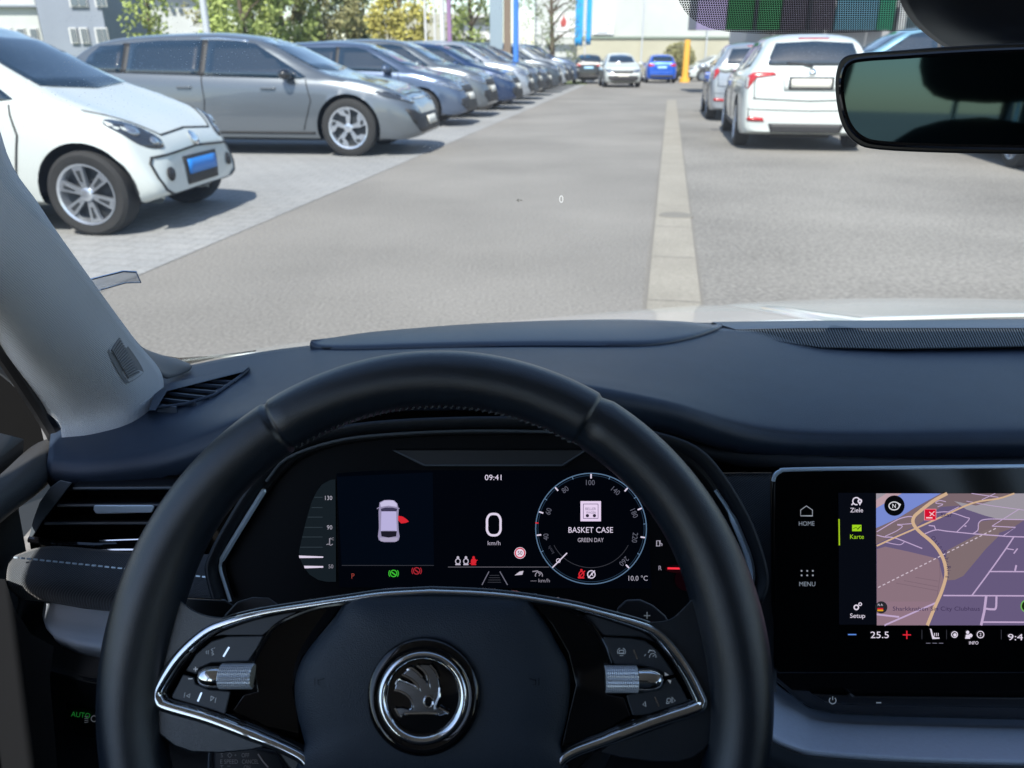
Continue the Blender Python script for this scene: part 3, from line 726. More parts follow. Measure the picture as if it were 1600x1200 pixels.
for i, (c, lb) in enumerate(row):
    o = hat if i == 0 else copy_tree(suv if i in (1, 3, 4, 6, 7, 9) else hat)
    o['label'] = lb; o['group'] = GR
    recolour(o, PAINT[c])
    for ch in o.children:
        if ch.name.startswith('plate_recess'): ch.material_slots[0].link = 'OBJECT'; ch.material_slots[0].material = PAINT[c]
    n0, n1 = G(690, 222), G(899, 134); dd = (n1-n0).normalized(); hd = Vector((dd.y, -dd.x, 0)); sp_ = 2.72+.05*i
    o.location = n0+dd*(1.0+2.6*(i+1)+.05*i*i+random.uniform(-.12, .12))-hd*(2.2+random.uniform(-.12, .18)+.02*i); o.location.z = 0; o.scale = (1.0+.012*i, 1.0, 1.03+.028*i); o.rotation_euler = (0, 0, -radians(7.5)+random.uniform(-.03, .03))
# ---- far end: black hatch, white car facing us, blue hatch, white car
far = [('black', 919, 131, 1, 'black hatchback seen from behind at the far end of the lane', 'tail'),
       ('white', 973, 137, -1, 'white car facing the camera at the far end of the lane', 'nose'),
       ('blue', 1033, 130, 1, 'bright blue hatchback seen from behind at the far end of the lane', 'tail')]
for c, px, py, fw, lb, _n in far:
    o = copy_tree(hat); o['label'] = lb; o['group'] = 'cars at the far end of the lane'; recolour(o, PAINT[c])
    g = G(px, py); ang = pi/2-YAW*.4 if fw > 0 else -pi/2-.03
    place(o, g, (-2.1, 0) if fw > 0 else (2.1, 0), ang)
    if fw > 0:
        for ch in o.children:
            if ch.name.startswith('number_plate'): ch.material_slots[0].link = 'OBJECT'; ch.material_slots[0].material = mat('plate_pale_blue', (.35, .62, .85), .35)
o = copy_tree(hat); o['label'] = 'white car behind the yellow post, farthest from the camera'; o['group'] = 'cars at the far end of the lane'; recolour(o, PAINT['white'])
g = G(1092, 126); o.location = (g.x+.9, g.y, 0); o.rotation_euler = (0, 0, pi+.3)
# ================================================================== BACKGROUND
def PV_(px, py, t):
    d = ray(px, py); return CAM+d*(t*ray(px, 95).y/d.y)
def wpx(px, py, t): return P(px, py, t)
def facade(name, label, cat, px0, px1, t, top, m, depth=6, base=None, group=None):
    """a building block whose front runs between two pixels at camera depth t; returns root and the front's frame"""
    a = PV_(px0, 95, t); b_ = PV_(px1, 95, t); a.z = b_.z = 0
    root = thing(name, label, cat, ((a+b_)/2), 0, group)
    d = (b_-a).normalized(); nb = Vector((-d.y, d.x, 0))
    s = MB(); v = [a, b_, b_+nb*depth, a+nb*depth]
    s.add([q+Vector((0, 0, 0)) for q in v]+[q+Vector((0, 0, top)) for q in v], [(0, 1, 5, 4), (1, 2, 6, 5), (2, 3, 7, 6), (3, 0, 4, 7), (4, 5, 6, 7)], m)
    s.build('wall', root, fix=False)
    return root, nb
def slab(name, root, px0, px1, py0, py1, t, th, m, z0=None, z1=None):
    a = PV_(px0, py1, t); b_ = PV_(px1, py1, t); zt = PV_(px0, py0, t).z if z1 is None else z1; zb = a.z if z0 is None else z0
    c = (a+b_)/2; s = MB(); s.box((c.x, c.y, (zt+zb)/2), (abs(b_.x-a.x), th, zt-zb), m)
    return s.build(name, root)
M['white_wall'] = mat('white_render', (.50, .52, .50), .85, var=(.6, .93, 1.05))
M['grey_wall'] = mat('grey_render', (.24, .27, .32), .85, var=(.5, .92, 1.06))
M['cream_wall'] = mat('cream_render', (.44, .42, .32), .85, var=(.6, .92, 1.05))
M['bwin'] = mat('window_glass', (.10, .13, .16), .08, spec=.8)
M['wframe'] = mat('window_frame', (.58, .58, .57), .5)
M['gutter'] = mat('gutter', (.22, .27, .22), .6)
M['postm'] = mat('galvanised_post', (.50, .53, .56), .5, metal=.3)
M['bluep'] = mat('blue_sign_paint', (.05, .20, .62), .5)
M['cyan'] = mat('light_blue_cloth', (.03, .36, .80), .7)
M['purple'] = mat('purple_cloth', (.30, .18, .32), .8)
M['yellow'] = mat('yellow_paint', (.78, .42, .06), .5)
M['redp'] = mat('red_paint', (.45, .08, .07), .5)
M['wood'] = mat('bark', (.11, .085, .06), .9, bump=('noise', 12, .7, .02), var=(5, .7, 1.3))
# left buildings
T0 = 42
r, nb = facade('building', 'white office building at the left edge with a dark window band', 'building', -160, 74, T0, 9, M['white_wall'])
for i in range(8): 
    f = slab('window', r, -92+i*20, -78+i*20, 44, 62, T0-.06, .1, M['wframe']); slab('pane', f, -90+i*20, -80+i*20, 45.5, 60.5, T0-.10, .1, M['bwin'])
slab('cornice', r, -160, 74, 8, 11, T0-.15, .3, M['grey_wall'])
r, nb = facade('building', 'grey rendered building with pairs of white framed windows', 'building', 75, 174, T0-1, 9, M['grey_wall'])
for (x0, x1) in ((112, 124), (128, 141), (152, 172)):
    f = slab('window', r, x0, x1, 43, 68, T0-1.08, .1, M['wframe']); slab('pane', f, x0+2, (x0+x1)/2-.5, 45, 66, T0-1.12, .1, M['bwin']); slab('pane', f, (x0+x1)/2+.8, x1-2, 45, 66, T0-1.12, .1, M['bwin'])
for (x0, x1) in ((110, 138), (150, 168)):
    f = slab('window', r, x0, x1, -18, 11, T0-1.08, .1, M['wframe']); slab('pane', f, x0+2, (x0+x1)/2-.5, -16, 9, T0-1.12, .1, M['bwin']); slab('pane', f, (x0+x1)/2+.8, x1-2, -16, 9, T0-1.12, .1, M['bwin'])
r, nb = facade('building', 'low white house behind the leaning tree', 'building', 176, 325, 60, 7.5, M['white_wall'])
for i in range(3): slab('window', r, 256+i*12, 262+i*12, 13, 20, 59.9, .15, M['bwin'])
slab('roof', r, 176, 325, -30, -22, 59.5, 1.2, mat('roof_tiles', (.24, .2, .18), .8))
r, nb = facade('building', 'long white hall with a gutter line over a cream base wall', 'hall', 838, 1330, 56, 9, M['white_wall'])
slab('base_wall', r, 895, 1330, 60, 140, 55.7, .5, M['cream_wall'], z0=0)
slab('gutter', r, 838, 1330, 57, 60, 55.5, .3, M['gutter'])
slab('wall_panel', r, 926, 958, 23, 54, 55.6, .3, mat('white_board', (.74, .75, .76), .6))
for k in range(5): slab('panel_lettering', r, 932, 932+(22 if k % 2 else 18), 30+k*4.2, 31.6+k*4.2, 55.35, .02, mat('board_print', (.45, .5, .58), .6))
for k, px in enumerate((1000, 1100, 1200)): slab('downpipe', r, px, px+2, -20, 100, 55.3, .1, M['postm'])
r, nb = facade('building', 'pale house between the purple banner and the brown tree trunk', 'building', 560, 770, 62, 4.6, mat('beige_render', (.40, .39, .32), .85))
slab('roof_edge', r, 715, 770, 22, 27, 61.5, .8, M['wframe']); slab('garage_door', r, 725, 768, 40, 62, 61.9, .1, M['wframe'])
# showroom with green and dark panels, behind the dotted band
r, nb = facade('showroom', 'showroom building with green, purple and dark glass panels behind the dotted glass band', 'building', 1198, 1760, 30, 4.6, mat('showroom_grey', (.32, .33, .36), .5))
for (x0, x1, c, rr) in ((1087, 1132, (.20, .17, .28), .4), (1134, 1216, (.012, .085, .03), .4), (1218, 1298, (.035, .03, .045), .2), (1302, 1366, (.05, .13, .18), .15), (1368, 1392, (.02, .15, .09), .3), (1404, 1500, (.05, .08, .10), .15), (1504, 1600, (.03, .15, .2), .2)):
    slab('facade_panel', r, x0, x1, -60, 47, 28.9, .15, mat('facade_colour', c, rr, spec=.3))
slab('canopy', r, 1083, 1202, -70, 46, 30.1, 2.0, mat('canopy_grey', (.25, .25, .28), .6))
for x in (1175, 1258): slab('panel_joint', r, x, x+6, -60, 47, 28.8, .15, mat('joint_dark', (.01, .012, .02), .4))
# fence between trees and hall
fr = thing('fence', 'white metal fence with thin rails at the end of the lane', 'fence', (PV_(848, 95, 50).x, PV_(848, 95, 50).y, 0))
for x in (811, 819, 846): slab('post', fr, x, x+4, 32, 120, 50, .12, M['wframe'], z0=0)
s = MB()
for y in (38, 44, 52, 60): a = PV_(811, y, 50); b_ = PV_(850, y, 50); s.tube([a, b_], .03, M['wframe'])
s.build('rail', fr)
# posts and poles
def pole(name, label, px, t, r, m, ztop=7, cat='pole'):
    g = PV_(px, 95, t); root = thing(name, label, cat, (g.x, g.y, 0))
    s = MB(); s.tube([(g.x, g.y, 0), (g.x, g.y, ztop)], [r, r*.8], m, n=14); s.build('shaft', root)
    s = MB(); s.tube([(g.x, g.y, 0), (g.x, g.y, .25)], [r*1.5, r*1.4], m, n=14); s.build('base_collar', root)
    return root, g
pole('lamp_post', 'pale grey lamp post left of the yellow green trees', 330, 30, .14, M['postm'], 8, 'lamp post')
r, g = pole('flagpole', 'white flagpole with a purple banner beside it', 693, 27, .10, M['wframe'], 7, 'flagpole')
bn = MB(); a = PV_(699, 95, 27); bn.grid([[Vector((a.x+.02+.16*j/4, a.y+.03*sin(j*1.3+i*.6), .9+i*.6)) for j in range(5)] for i in range(10)], M['purple']); bn.build('banner', r, solid=.01)
pole('flagpole', 'thin white pole left of the purple banner', 667, 30, .05, M['wframe'], 7, 'pole')
pole('flagpole', 'thin pale pole just left of the white flagpole', 681, 32, .05, M['wframe'], 7, 'pole')
r, g = pole('sign_post', 'bright blue post standing before the brown tree trunk', 806, 26, .10, M['bluep'], 6, 'sign post')
r, g = pole('flagpole', 'pole with two light blue banners in front of the white hall', 913, 44, .06, M['wframe'], 7, 'flagpole')
for x0, x1, y1 in ((898, 910, 72), (915, 923, 70)):
    a = PV_(x0, y1, 44); b_ = PV_(x1, y1, 44); bn = MB()
    bn.grid([[Vector((a.x+(b_.x-a.x)*j/5, a.y+.05*sin(j*1.5+i*.5), a.z+i*.4)) for j in range(6)] for i in range(12)], M['cyan']); bn.build('banner', r, solid=.01)
r, g = pole('bollard', 'yellow post in front of the round green bush', 1072, 45, .21, M['yellow'], 2.3, 'post')
pole('lamp_post', 'white post behind the white crossover, right of its roof', 1398, 24, .13, M['wframe'], 7, 'lamp post')
# grey blue advertising column and small emblem board
g = PV_(784, 95, 30); root = thing('advertising_column', 'grey blue advertising column between the trees and blue post', 'column', (g.x-.2, g.y, 0))
s = MB(); s.box((g.x-.2, g.y, 2.4), (.50, .3, 4.8), mat('column_blue_grey', (.26, .33, .38), .6)); s.build('panel', root, bevel=.03)
s = MB(); s.box((g.x+.22, g.y+.02, 2.4), (.28, .3, 4.8), mat('column_brown', (.20, .15, .11), .8)); s.build('side_panel', root, bevel=.02)
e = PV_(880, 34, 54); root = thing('sign', 'white board with a red flame shaped emblem on the hall', 'sign', (e.x, e.y, e.z-.9))
s = MB(); s.box((e.x, e.y-.1, e.z-.2), (1.7, .06, 1.6), mat('sign_white', (.68, .68, .66), .6)); s.build('board', root)
s = MB(); fl = [(0, .45), (.12, .2), (.22, .05), (.18, -.22), (.05, -.32), (-.12, -.3), (-.2, -.1), (-.16, .1), (-.06, .15)]
s.prism([Vector((e.x+a_, e.y-.14, e.z+c_)) for a_, c_ in fl], [Vector((e.x+a_, e.y-.17, e.z+c_)) for a_, c_ in fl], M['redp'])
s.build('emblem', root)
s = MB()
for k in range(14): s.box((e.x-.6+k*.09, e.y-.14, e.z-.62), (.05, .02, .09), M['cplast'])
s.build('lettering', root)
# trees and bush
def leaves_mat(name, c):
    m = mat(name, c, .7, var=(1.2, .55, 1.5)); b_ = m.node_tree.nodes['Principled BSDF']
    b_.inputs['Transmission Weight'].default_value = 0; b_.inputs['Subsurface Weight'].default_value = 0
    return m
LG = [leaves_mat('leaf_green', (.20, .25, .07)), leaves_mat('leaf_yellow', (.38, .34, .08)), leaves_mat('leaf_dark', (.12, .15, .06)), leaves_mat('leaf_fresh', (.29, .35, .10)), leaves_mat('leaf_olive', (.24, .23, .10))]
def tree(px, t, h, cr, m, label, zc=None, n=5200, lean=0, name='tree', cat='tree', leaf=.2):
    g = PV_(px, 95, t); rnd = random.Random(px)
    root = thing(name, label, cat, (g.x, g.y, 0), 0, 'trees behind the parked cars')
    s = MB(); top = Vector((g.x+lean, g.y, h*.8)); base = Vector((g.x, g.y, 0))
    s.tube([base, base.lerp(top, .3)+Vector((.1, 0, 0)), base.lerp(top, .65), top], [.18, .13, .09, .03], M['wood'], n=8)
    tips = []
    for k in range(9):
        st = base.lerp(top, rnd.uniform(.22, .8)); an = rnd.uniform(0, 2*pi); L = rnd.uniform(.5, .95)*cr
        e_ = st+Vector((cos(an)*L, sin(an)*L, rnd.uniform(.3, 1.1))); tips.append(e_)
        s.tube([st, st.lerp(e_, .5)+Vector((0, 0, .12)), e_], [.06, .04, .015], M['wood'], n=6)
    s.build('trunk', root)
    c = MB(); vs = []; fs = []
    zc = zc or h*.40; cl = []
    for k in range(60):
        th = rnd.uniform(0, 2*pi); rr = cr*math.sqrt(rnd.random()); zz = zc+rnd.uniform(-1, 1)*h*.48*math.sqrt(max(0, 1-(rr/cr)**2*.8))
        cl.append((Vector((g.x+lean*zz/h+rr*cos(th), g.y+rr*sin(th), max(.5, zz))), rnd.uniform(.25, .6)))
    for k in range(n):
        q, R_ = cl[rnd.randrange(len(cl))]; d = Vector((rnd.gauss(0, 1), rnd.gauss(0, 1), rnd.gauss(0, 1))).normalized()*R_*rnd.random()**.4
        p = q+d; a_ = Vector((rnd.gauss(0, 1), rnd.gauss(0, 1), rnd.gauss(0, 1))).normalized(); b2 = a_.orthogonal().normalized(); l_ = leaf*rnd.uniform(.6, 1.3)
        k0 = len(vs); vs += [p, p+a_*l_*.5+b2*l_*.35, p+a_*l_, p+a_*l_*.5-b2*l_*.35]; fs.append((k0, k0+1, k0+2, k0+3))
    c.add(vs, fs, m); c.build('crown', root, fix=False)
    return root
tree(228, 40, 6.5, 1.0, LG[3], 'leaning pale green tree beside the low white house', lean=.8, n=1300)
tree(385, 34, 6.5, 1.8, LG[3], 'broad yellow green tree right of the pale lamp post')
tree(445, 36, 7.5, 1.9, LG[0], 'green tree above the silver estate car roof')
tree(505, 38, 6, 1.9, LG[4], 'olive green tree between the broad green trees')
tree(545, 40, 6, 1.7, LG[2], 'dark green bushy tree left of the white building gap')
tree(628, 37, 6.5, 1.5, LG[1], 'yellow leaved tree right of the white building gap')
tree(735, 40, 8, 1.4, LG[0], 'green tree between purple banner and advertising column', zc=4.6, n=2200)
tree(355, 48, 7, 2.4, LG[4], 'olive tree filling in behind the lamp post', n=2600)
tree(860, 40, 7, 1.7, LG[2], 'sparse grey tree in front of the hall, right of the blue post', n=1500, leaf=.12)
o = tree(205, 46, 1.9, .8, LG[1], 'orange yellow shrub before the grey building', n=900, zc=1.9, cat='shrub', name='shrub')
# round clipped bush
g = PV_(1060, 95, 49); root = thing('bush', 'round clipped green bush by the cream wall', 'bush', (g.x, g.y, 0)); rnd = random.Random(3)
c = MB(); vs = []; fs = []
for k in range(4200):
    d = Vector((rnd.gauss(0, 1), rnd.gauss(0, 1), rnd.gauss(0, 1))).normalized()*1.05*rnd.random()**.25; p = Vector((g.x, g.y, 1.22))+d
    if p.z < .15: continue
    a_ = Vector((rnd.gauss(0, 1), rnd.gauss(0, 1), rnd.gauss(0, 1))).normalized(); b2 = a_.orthogonal().normalized(); k0 = len(vs); l_ = .14
    vs += [p, p+a_*l_*.5+b2*l_*.4, p+a_*l_, p+a_*l_*.5-b2*l_*.4]; fs.append((k0, k0+1, k0+2, k0+3))
c.add(vs, fs, LG[4]); c.build('crown', root, fix=False)
s = MB(); s.tube([(g.x, g.y, 0), (g.x, g.y, 1)], .08, M['wood']); s.build('trunk', root)
# grass verge at the end of the lane, under trees and by the fence
M['grass'] = mat('grass_ground', (.12, .15, .05), .95, var=(3, .6, 1.4))
s = MB(); a = PV_(150, 95, 30); b_ = PV_(905, 95, 30)
s.add([(-42, 36, .012), (PV_(905, 95, 46).x, 44, .012), (PV_(905, 95, 52).x, 52, .012), (-60, 52, .012)], [(0, 1, 2, 3)], M['grass']); o = s.build('grass_verge', fix=False); o['kind'] = 'stuff'
tag(o, 'strip of grass under the trees beyond the left row of cars', 'grass')
# ================================================================== OWN CAR (camera sits in it)
own = thing('own_car', 'car we sit in: dark dashboard, steering wheel, lit displays, white bonnet', 'car', (.32, 0, 0))
M['btrim'] = mat('bright_trim', (.66, .80, .92), .28, metal=.35)
# ---- windscreen surface
def WS(X, s):
    u = (X-.32)/.74
    yb = 1.10-.30*u*u; k = .70+(.02*u*u)
    return Vector((X-(X-.32)*.16*s, yb-s*k, CAMH-.345+.02*u*u+s*.585+.03*sin(pi*s)*(1-u*u)))
wsv = [[WS(.32+.80*(i/30-1), j/24) for i in range(61)] for j in range(25)]
wb = MB(); 
def glassmat():
    m = bpy.data.materials.new('windscreen_glass'); m.use_nodes = True; n = m.node_tree; n.nodes.clear()
    out = n.nodes.new('ShaderNodeOutputMaterial'); tr = n.nodes.new('ShaderNodeBsdfTransparent'); tr.inputs[0].default_value = (.95, .975, .965, 1)
    gl = n.nodes.new('ShaderNodeBsdfGlossy'); gl.inputs['Roughness'].default_value = .02
    fr = n.nodes.new('ShaderNodeFresnel'); fr.inputs[0].default_value = 1.35
    mu = n.nodes.new('ShaderNodeMath'); mu.operation = 'MULTIPLY'; mu.inputs[1].default_value = .35
    mx = n.nodes.new('ShaderNodeMixShader')
    n.links.new(fr.outputs[0], mu.inputs[0]); n.links.new(mu.outputs[0], mx.inputs[0]); n.links.new(tr.outputs[0], mx.inputs[1]); n.links.new(gl.outputs[0], mx.inputs[2])
    # fine dust: sparse bright specks
    tc = n.nodes.new('ShaderNodeTexCoord'); vo = n.nodes.new('ShaderNodeTexVoronoi'); vo.inputs['Scale'].default_value = 420
    n.links.new(tc.outputs['Object'], vo.inputs['Vector'])
    lt = n.nodes.new('ShaderNodeMath'); lt.operation = 'LESS_THAN'; lt.inputs[1].default_value = .17; n.links.new(vo.outputs['Distance'], lt.inputs[0])
    no = n.nodes.new('ShaderNodeTexNoise'); no.inputs['Scale'].default_value = 7; no.inputs['Detail'].default_value = 5; n.links.new(tc.outputs['Object'], no.inputs['Vector'])
    mr = n.nodes.new('ShaderNodeMapRange'); mr.inputs[1].default_value = .42; mr.inputs[2].default_value = .72; mr.inputs[3].default_value = .02; mr.inputs[4].default_value = .32
    n.links.new(no.outputs['Fac'], mr.inputs[0])
    m2 = n.nodes.new('ShaderNodeMath'); m2.operation = 'MULTIPLY'; n.links.new(lt.outputs[0], m2.inputs[0]); n.links.new(mr.outputs[0], m2.inputs[1])
    ad = n.nodes.new('ShaderNodeMath'); ad.operation = 'ADD'; ad.inputs[1].default_value = .03; n.links.new(m2.outputs[0], ad.inputs[0])
    df = n.nodes.new('ShaderNodeBsdfTranslucent'); df.inputs[0].default_value = (.8, .8, .78, 1)
    m3 = n.nodes.new('ShaderNodeMixShader'); n.links.new(ad.outputs[0], m3.inputs[0]); n.links.new(mx.outputs[0], m3.inputs[1]); n.links.new(df.outputs[0], m3.inputs[2])
    n.links.new(m3.outputs[0], out.inputs[0]); return m
M['ws'] = glassmat()
wb.grid(wsv, M['ws']); wscreen = wb.build('windscreen', own, fix=False)
wbv = BVHTree.FromPolygons([p for r in wsv for p in r], [(i*61+j, i*61+j+1, (i+1)*61+j+1, (i+1)*61+j) for i in range(24) for j in range(60)])
def onws(px, py, off=.004):
    d = ray(px, py).normalized(); h = wbv.ray_cast(CAM, d)
    return (h[0]-d*off) if h[0] is not None else CAM+d*.8
# dotted frit band round the sensor housing and at the lower left corner
def fritmat(name, scale, thr):
    m = bpy.data.materials.new(name); m.use_nodes = True; n = m.node_tree; n.nodes.clear()
    out = n.nodes.new('ShaderNodeOutputMaterial'); tr = n.nodes.new('ShaderNodeBsdfTransparent'); df = n.nodes.new('ShaderNodeBsdfDiffuse'); df.inputs[0].default_value = (.01, .01, .012, 1)
    uv = n.nodes.new('ShaderNodeUVMap'); sp = n.nodes.new('ShaderNodeSeparateXYZ')
    mp = n.nodes.new('ShaderNodeMapping'); mp.inputs['Scale'].default_value = (scale, scale*1.0, 1); n.links.new(uv.outputs[0], mp.inputs[0]); n.links.new(mp.outputs[0], sp.inputs[0])
    def math(op, a, b=None):
        q = n.nodes.new('ShaderNodeMath'); q.operation = op
        for i, v in enumerate((a, b)):
            if v is None: continue
            if isinstance(v, (int, float)): q.inputs[i].default_value = v
            else: n.links.new(v, q.inputs[i])
        return q.outputs[0]
    row = math('FLOOR', sp.outputs[1]); odd = math('MODULO', row, 2.0); xx = math('ADD', sp.outputs[0], math('MULTIPLY', odd, .5))
    fx = math('SUBTRACT', math('FRACT', xx), .5); fy = math('MULTIPLY', math('SUBTRACT', math('FRACT', sp.outputs[1]), .5), .87)
    dd = math('SQRT', math('ADD', math('MULTIPLY', fx, fx), math('MULTIPLY', fy, fy)))
    k = math('LESS_THAN', dd, thr)
    mx = n.nodes.new('ShaderNodeMixShader'); n.links.new(k, mx.inputs[0]); n.links.new(tr.outputs[0], mx.inputs[1]); n.links.new(df.outputs[0], mx.inputs[2]); n.links.new(mx.outputs[0], out.inputs[0])
    return m
def frit(outline, m, name, cell=16):
    bm = bmesh.new(); bm.faces.new([bm.verts.new((x, y, 0)) for x, y in outline])
    for ax in (0, 1):
        lo = min(p[ax] for p in outline); hi = max(p[ax] for p in outline); n_ = int((hi-lo)/cell)
        for i in range(1, n_+1):
            co = [0, 0, 0]; co[ax] = lo+(hi-lo)*i/(n_+1); no = [0, 0, 0]; no[ax] = 1
            bmesh.ops.bisect_plane(bm, geom=bm.verts[:]+bm.edges[:]+bm.faces[:], plane_co=co, plane_no=no)
    me = bpy.data.meshes.new(name); vs = [onws(v.co.x, v.co.y) for v in bm.verts]
    for i, v in enumerate(bm.verts): v.index = i
    me.from_pydata([tuple(v) for v in vs], [], [tuple(v.index for v in f.verts) for f in bm.faces]); bm.free()
    me.materials.append(m); ul = me.uv_layers.new(name='UVMap')
    for lp in me.loops:
        v = me.vertices[lp.vertex_index].co; ul.data[lp.index].uv = (v.x, v.z*1.35)
    o = bpy.data.objects.new(name, me); COL.objects.link(o); parent_to(o, wscreen); return o
frit([(v.x, v.y) for v in crom([Vector(p) for p in ((1052, -30), (1066, 12), (1095, 38), (1140, 50), (1220, 53), (1330, 51), (1440, 47), (1520, 40))], 5)]+[(1520, -30)], fritmat('frit_dots', 520, .40), 'dotted_band')
frit([(190, 520), (206, 541), (232, 552), (280, 559), (330, 556), (400, 547), (400, 549), (330, 561), (286, 571), (215, 583), (180, 555)], fritmat('frit_dots_fine', 600, .45), 'lower_dotted_band')
# head-up display digit mirrored in the windscreen
M['hud'] = emi('hud_glow', '#d8dcdc', 1.3)
s = MB(); vs, fs = text2d('0'); x0 = sum(v[0] for v in vs)/len(vs)
s.add([onws(877+(a-x0)*15, 311-(b2-_H/2)*17, .006) for a, b2 in vs], fs, M['hud']); o = s.build('speed_digit', wscreen, fix=False)
M['hud2'] = emi('hud_glow_dim', '#b9bcb8', .5)
s = MB()
for pts in (((806, 313), (811, 310), (811, 316)), ((812, 312), (816, 312), (816, 314), (812, 314))): s.add([onws(x, y, .006) for x, y in pts], [tuple(range(len(pts)))], M['hud2'])
s.build('assist_symbol', wscreen, fix=False)
# glare-edged plastic ticket clip at lower left of the glass
cp = MB(); M['clear'] = mat('clear_plastic', (.75, .8, .85), .12, spec=.8); M['clear'].node_tree.nodes['Principled BSDF'].inputs['Alpha'].default_value = .38
A = [(100, 446), (140, 437), (192, 424), (213, 426), (221, 441), (196, 442), (146, 458), (100, 466)]
cp.prism([onws(x, y, .012) for x, y in A], [onws(x, y, .016) for x, y in A], M['clear'])
clip = cp.build('ticket_clip', wscreen)
cp = MB(); cp.tube([onws(x, y, .017) for x, y in ((100, 445), (140, 437), (192, 424), (213, 425))], .0009, M['chrome'], n=6); cp.tube([onws(x, y, .017) for x, y in ((100, 466), (146, 456), (196, 442), (220, 441), (213, 426))], .0007, M['chrome'], n=6)
cp.build('clip_edge', wscreen)

# ---- bonnet
drop = [(-.75, .26), (-.49, .125), (.08, .051), (.49, .013), (.8, .0), (1.07, 0), (1.3, .06), (1.45, .2)]
rows = []
for Y, z in ((1.10, -.352), (1.3, -.40), (1.6, -.475), (1.9, -.568), (2.1, -.66), (2.25, -.80), (2.3, -.95)):
    rows.append([Vector((x, Y-.0*x, CAMH+z-interp(drop, x)*(.55+.45*min(1, (Y-1.1)/.8))-(.012*math.exp(-((x-.50)/.03)**2)))) for x in (-.62, -.5, -.35, -.2, 0, .2, .4, .46, .5, .54, .65, .8, 1.0, 1.1, 1.25)])
s = MB(); s.grid(loft(rows, 5, 4), PAINT['white']); bonnet = s.build('bonnet', own, solid=.004)
s = MB()
s.grid([[Vector((x, y, CAMH-.366-dz-interp(drop, x)*.55)) for x in (-.5, -.3, -.1, .1, .3, .6, .9, 1.1)] for y, dz in ((1.115, 0), (1.02, .015), (.95, .05))], M['cplast']); s.build('cowl_panel', own)

# ---- dashboard upper surface
def Z(px, py, z): return PZ(px, py, z)
far_ = [(90, 612, -.31), (180, 596, -.31), (290, 574, -.308), (400, 553, -.308), (500, 540, -.308), (700, 520, -.305), (900, 506, -.305), (1125, 506, -.308), (1300, 504, -.312), (1600, 500, -.315), (1900, 500, -.32)]
m0 = [(85, 640, -.308), (170, 630, -.306), (270, 606, -.303), (380, 585, -.300), (490, 562, -.292), (700, 540, -.284), (900, 535, -.283), (1125, 530, -.292), (1300, 545, -.304), (1600, 542, -.308), (1900, 545, -.31)]
m1 = [(80, 680, -.310), (160, 672, -.308), (265, 655, -.303), (380, 625, -.290), (500, 595, -.268), (690, 572, -.252), (880, 575, -.250), (1060, 588, -.268), (1260, 610, -.296), (1600, 610, -.303), (1900, 612, -.305)]
m2 = [(76, 712, -.312), (160, 708, -.312), (270, 690, -.305), (400, 640, -.275), (540, 600, -.246), (700, 588, -.236), (870, 592, -.236), (1040, 620, -.258), (1240, 664, -.296), (1600, 662, -.303), (1900, 664, -.305)]
l0 = [(74, 728, -.316), (160, 726, -.316), (275, 706, -.309), (410, 650, -.275), (560, 606, -.243), (700, 597, -.235), (870, 603, -.235), (1040, 632, -.258), (1230, 680, -.299), (1600, 682, -.307), (1900, 684, -.31)]
def W_(r): return [Z(*p) for p in r]
top = [W_(far_), W_(m0), W_(m1), W_(m2), W_(l0)]
lip = W_(l0)
def shift(row, dy, dz): return [p+Vector((0, dy, dz)) for p in row]
r5 = shift(lip, -.004, -.010); r6 = shift(lip, .006, -.026); r7 = shift(lip, .05, -.034); r8 = shift(lip, .09, -.05)
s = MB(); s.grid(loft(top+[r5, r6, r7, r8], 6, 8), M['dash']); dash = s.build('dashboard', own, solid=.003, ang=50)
# left wing end face
# ---- HUD cover plate
def zgrid(outl, z): return [PZ(x, y, z) for x, y in outl]
o1 = crom([Vector(p) for p in ((486, 541), (520, 531), (600, 519), (720, 510), (850, 503), (960, 499), (1060, 503), (1124, 513), (1120, 518), (1085, 529), (1035, 539), (990, 542), (850, 542), (700, 543), (600, 547), (510, 549), (492, 546))], 4, True)
dg = loft(top+[r5, r6, r7, r8], 6, 8)
dbv = BVHTree.FromPolygons([p for r in dg for p in r], [(i*len(dg[0])+j, i*len(dg[0])+j+1, (i+1)*len(dg[0])+j+1, (i+1)*len(dg[0])+j) for i in range(len(dg)-1) for j in range(len(dg[0])-1)])
def ond(px, py, off=.003):
    d_ = ray(px, py).normalized(); h = dbv.ray_cast(CAM, d_)
    return (h[0] if h[0] is not None else PZ(px, py, -.30))+Vector((0, 0, off))
nr = [(486, 541), (500, 547), (560, 548), (640, 546), (740, 544), (850, 543), (950, 543), (1020, 541), (1075, 532), (1112, 521), (1127, 514)]
fr_ = [(486, 540), (520, 530), (580, 521), (660, 514), (740, 508), (850, 503), (950, 501), (1020, 502), (1075, 505), (1112, 510), (1127, 513)]
N0 = [ond(x, y, .004) for x, y in nr]; F0 = [PZ(x, y, z) for (x, y), z in zip(fr_, (-.3, -.302, -.297, -.292, -.288, -.286, -.286, -.288, -.293, -.300, -.3))]; F0[0] = N0[0]+Vector((0, .004, 0)); F0[-1] = N0[-1]+Vector((0, .004, 0))
mid_ = [[a.lerp(b_, f)+Vector((0, 0, .004*sin(pi*f)*sin(pi*k/10))) for k, (a, b_) in enumerate(zip(N0, F0))] for f in (.33, .66)]
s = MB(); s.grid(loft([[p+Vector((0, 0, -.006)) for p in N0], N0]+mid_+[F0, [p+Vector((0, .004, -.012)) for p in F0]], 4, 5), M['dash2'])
hc = s.build('head_up_display_cover', dash, solid=.003, ang=80)
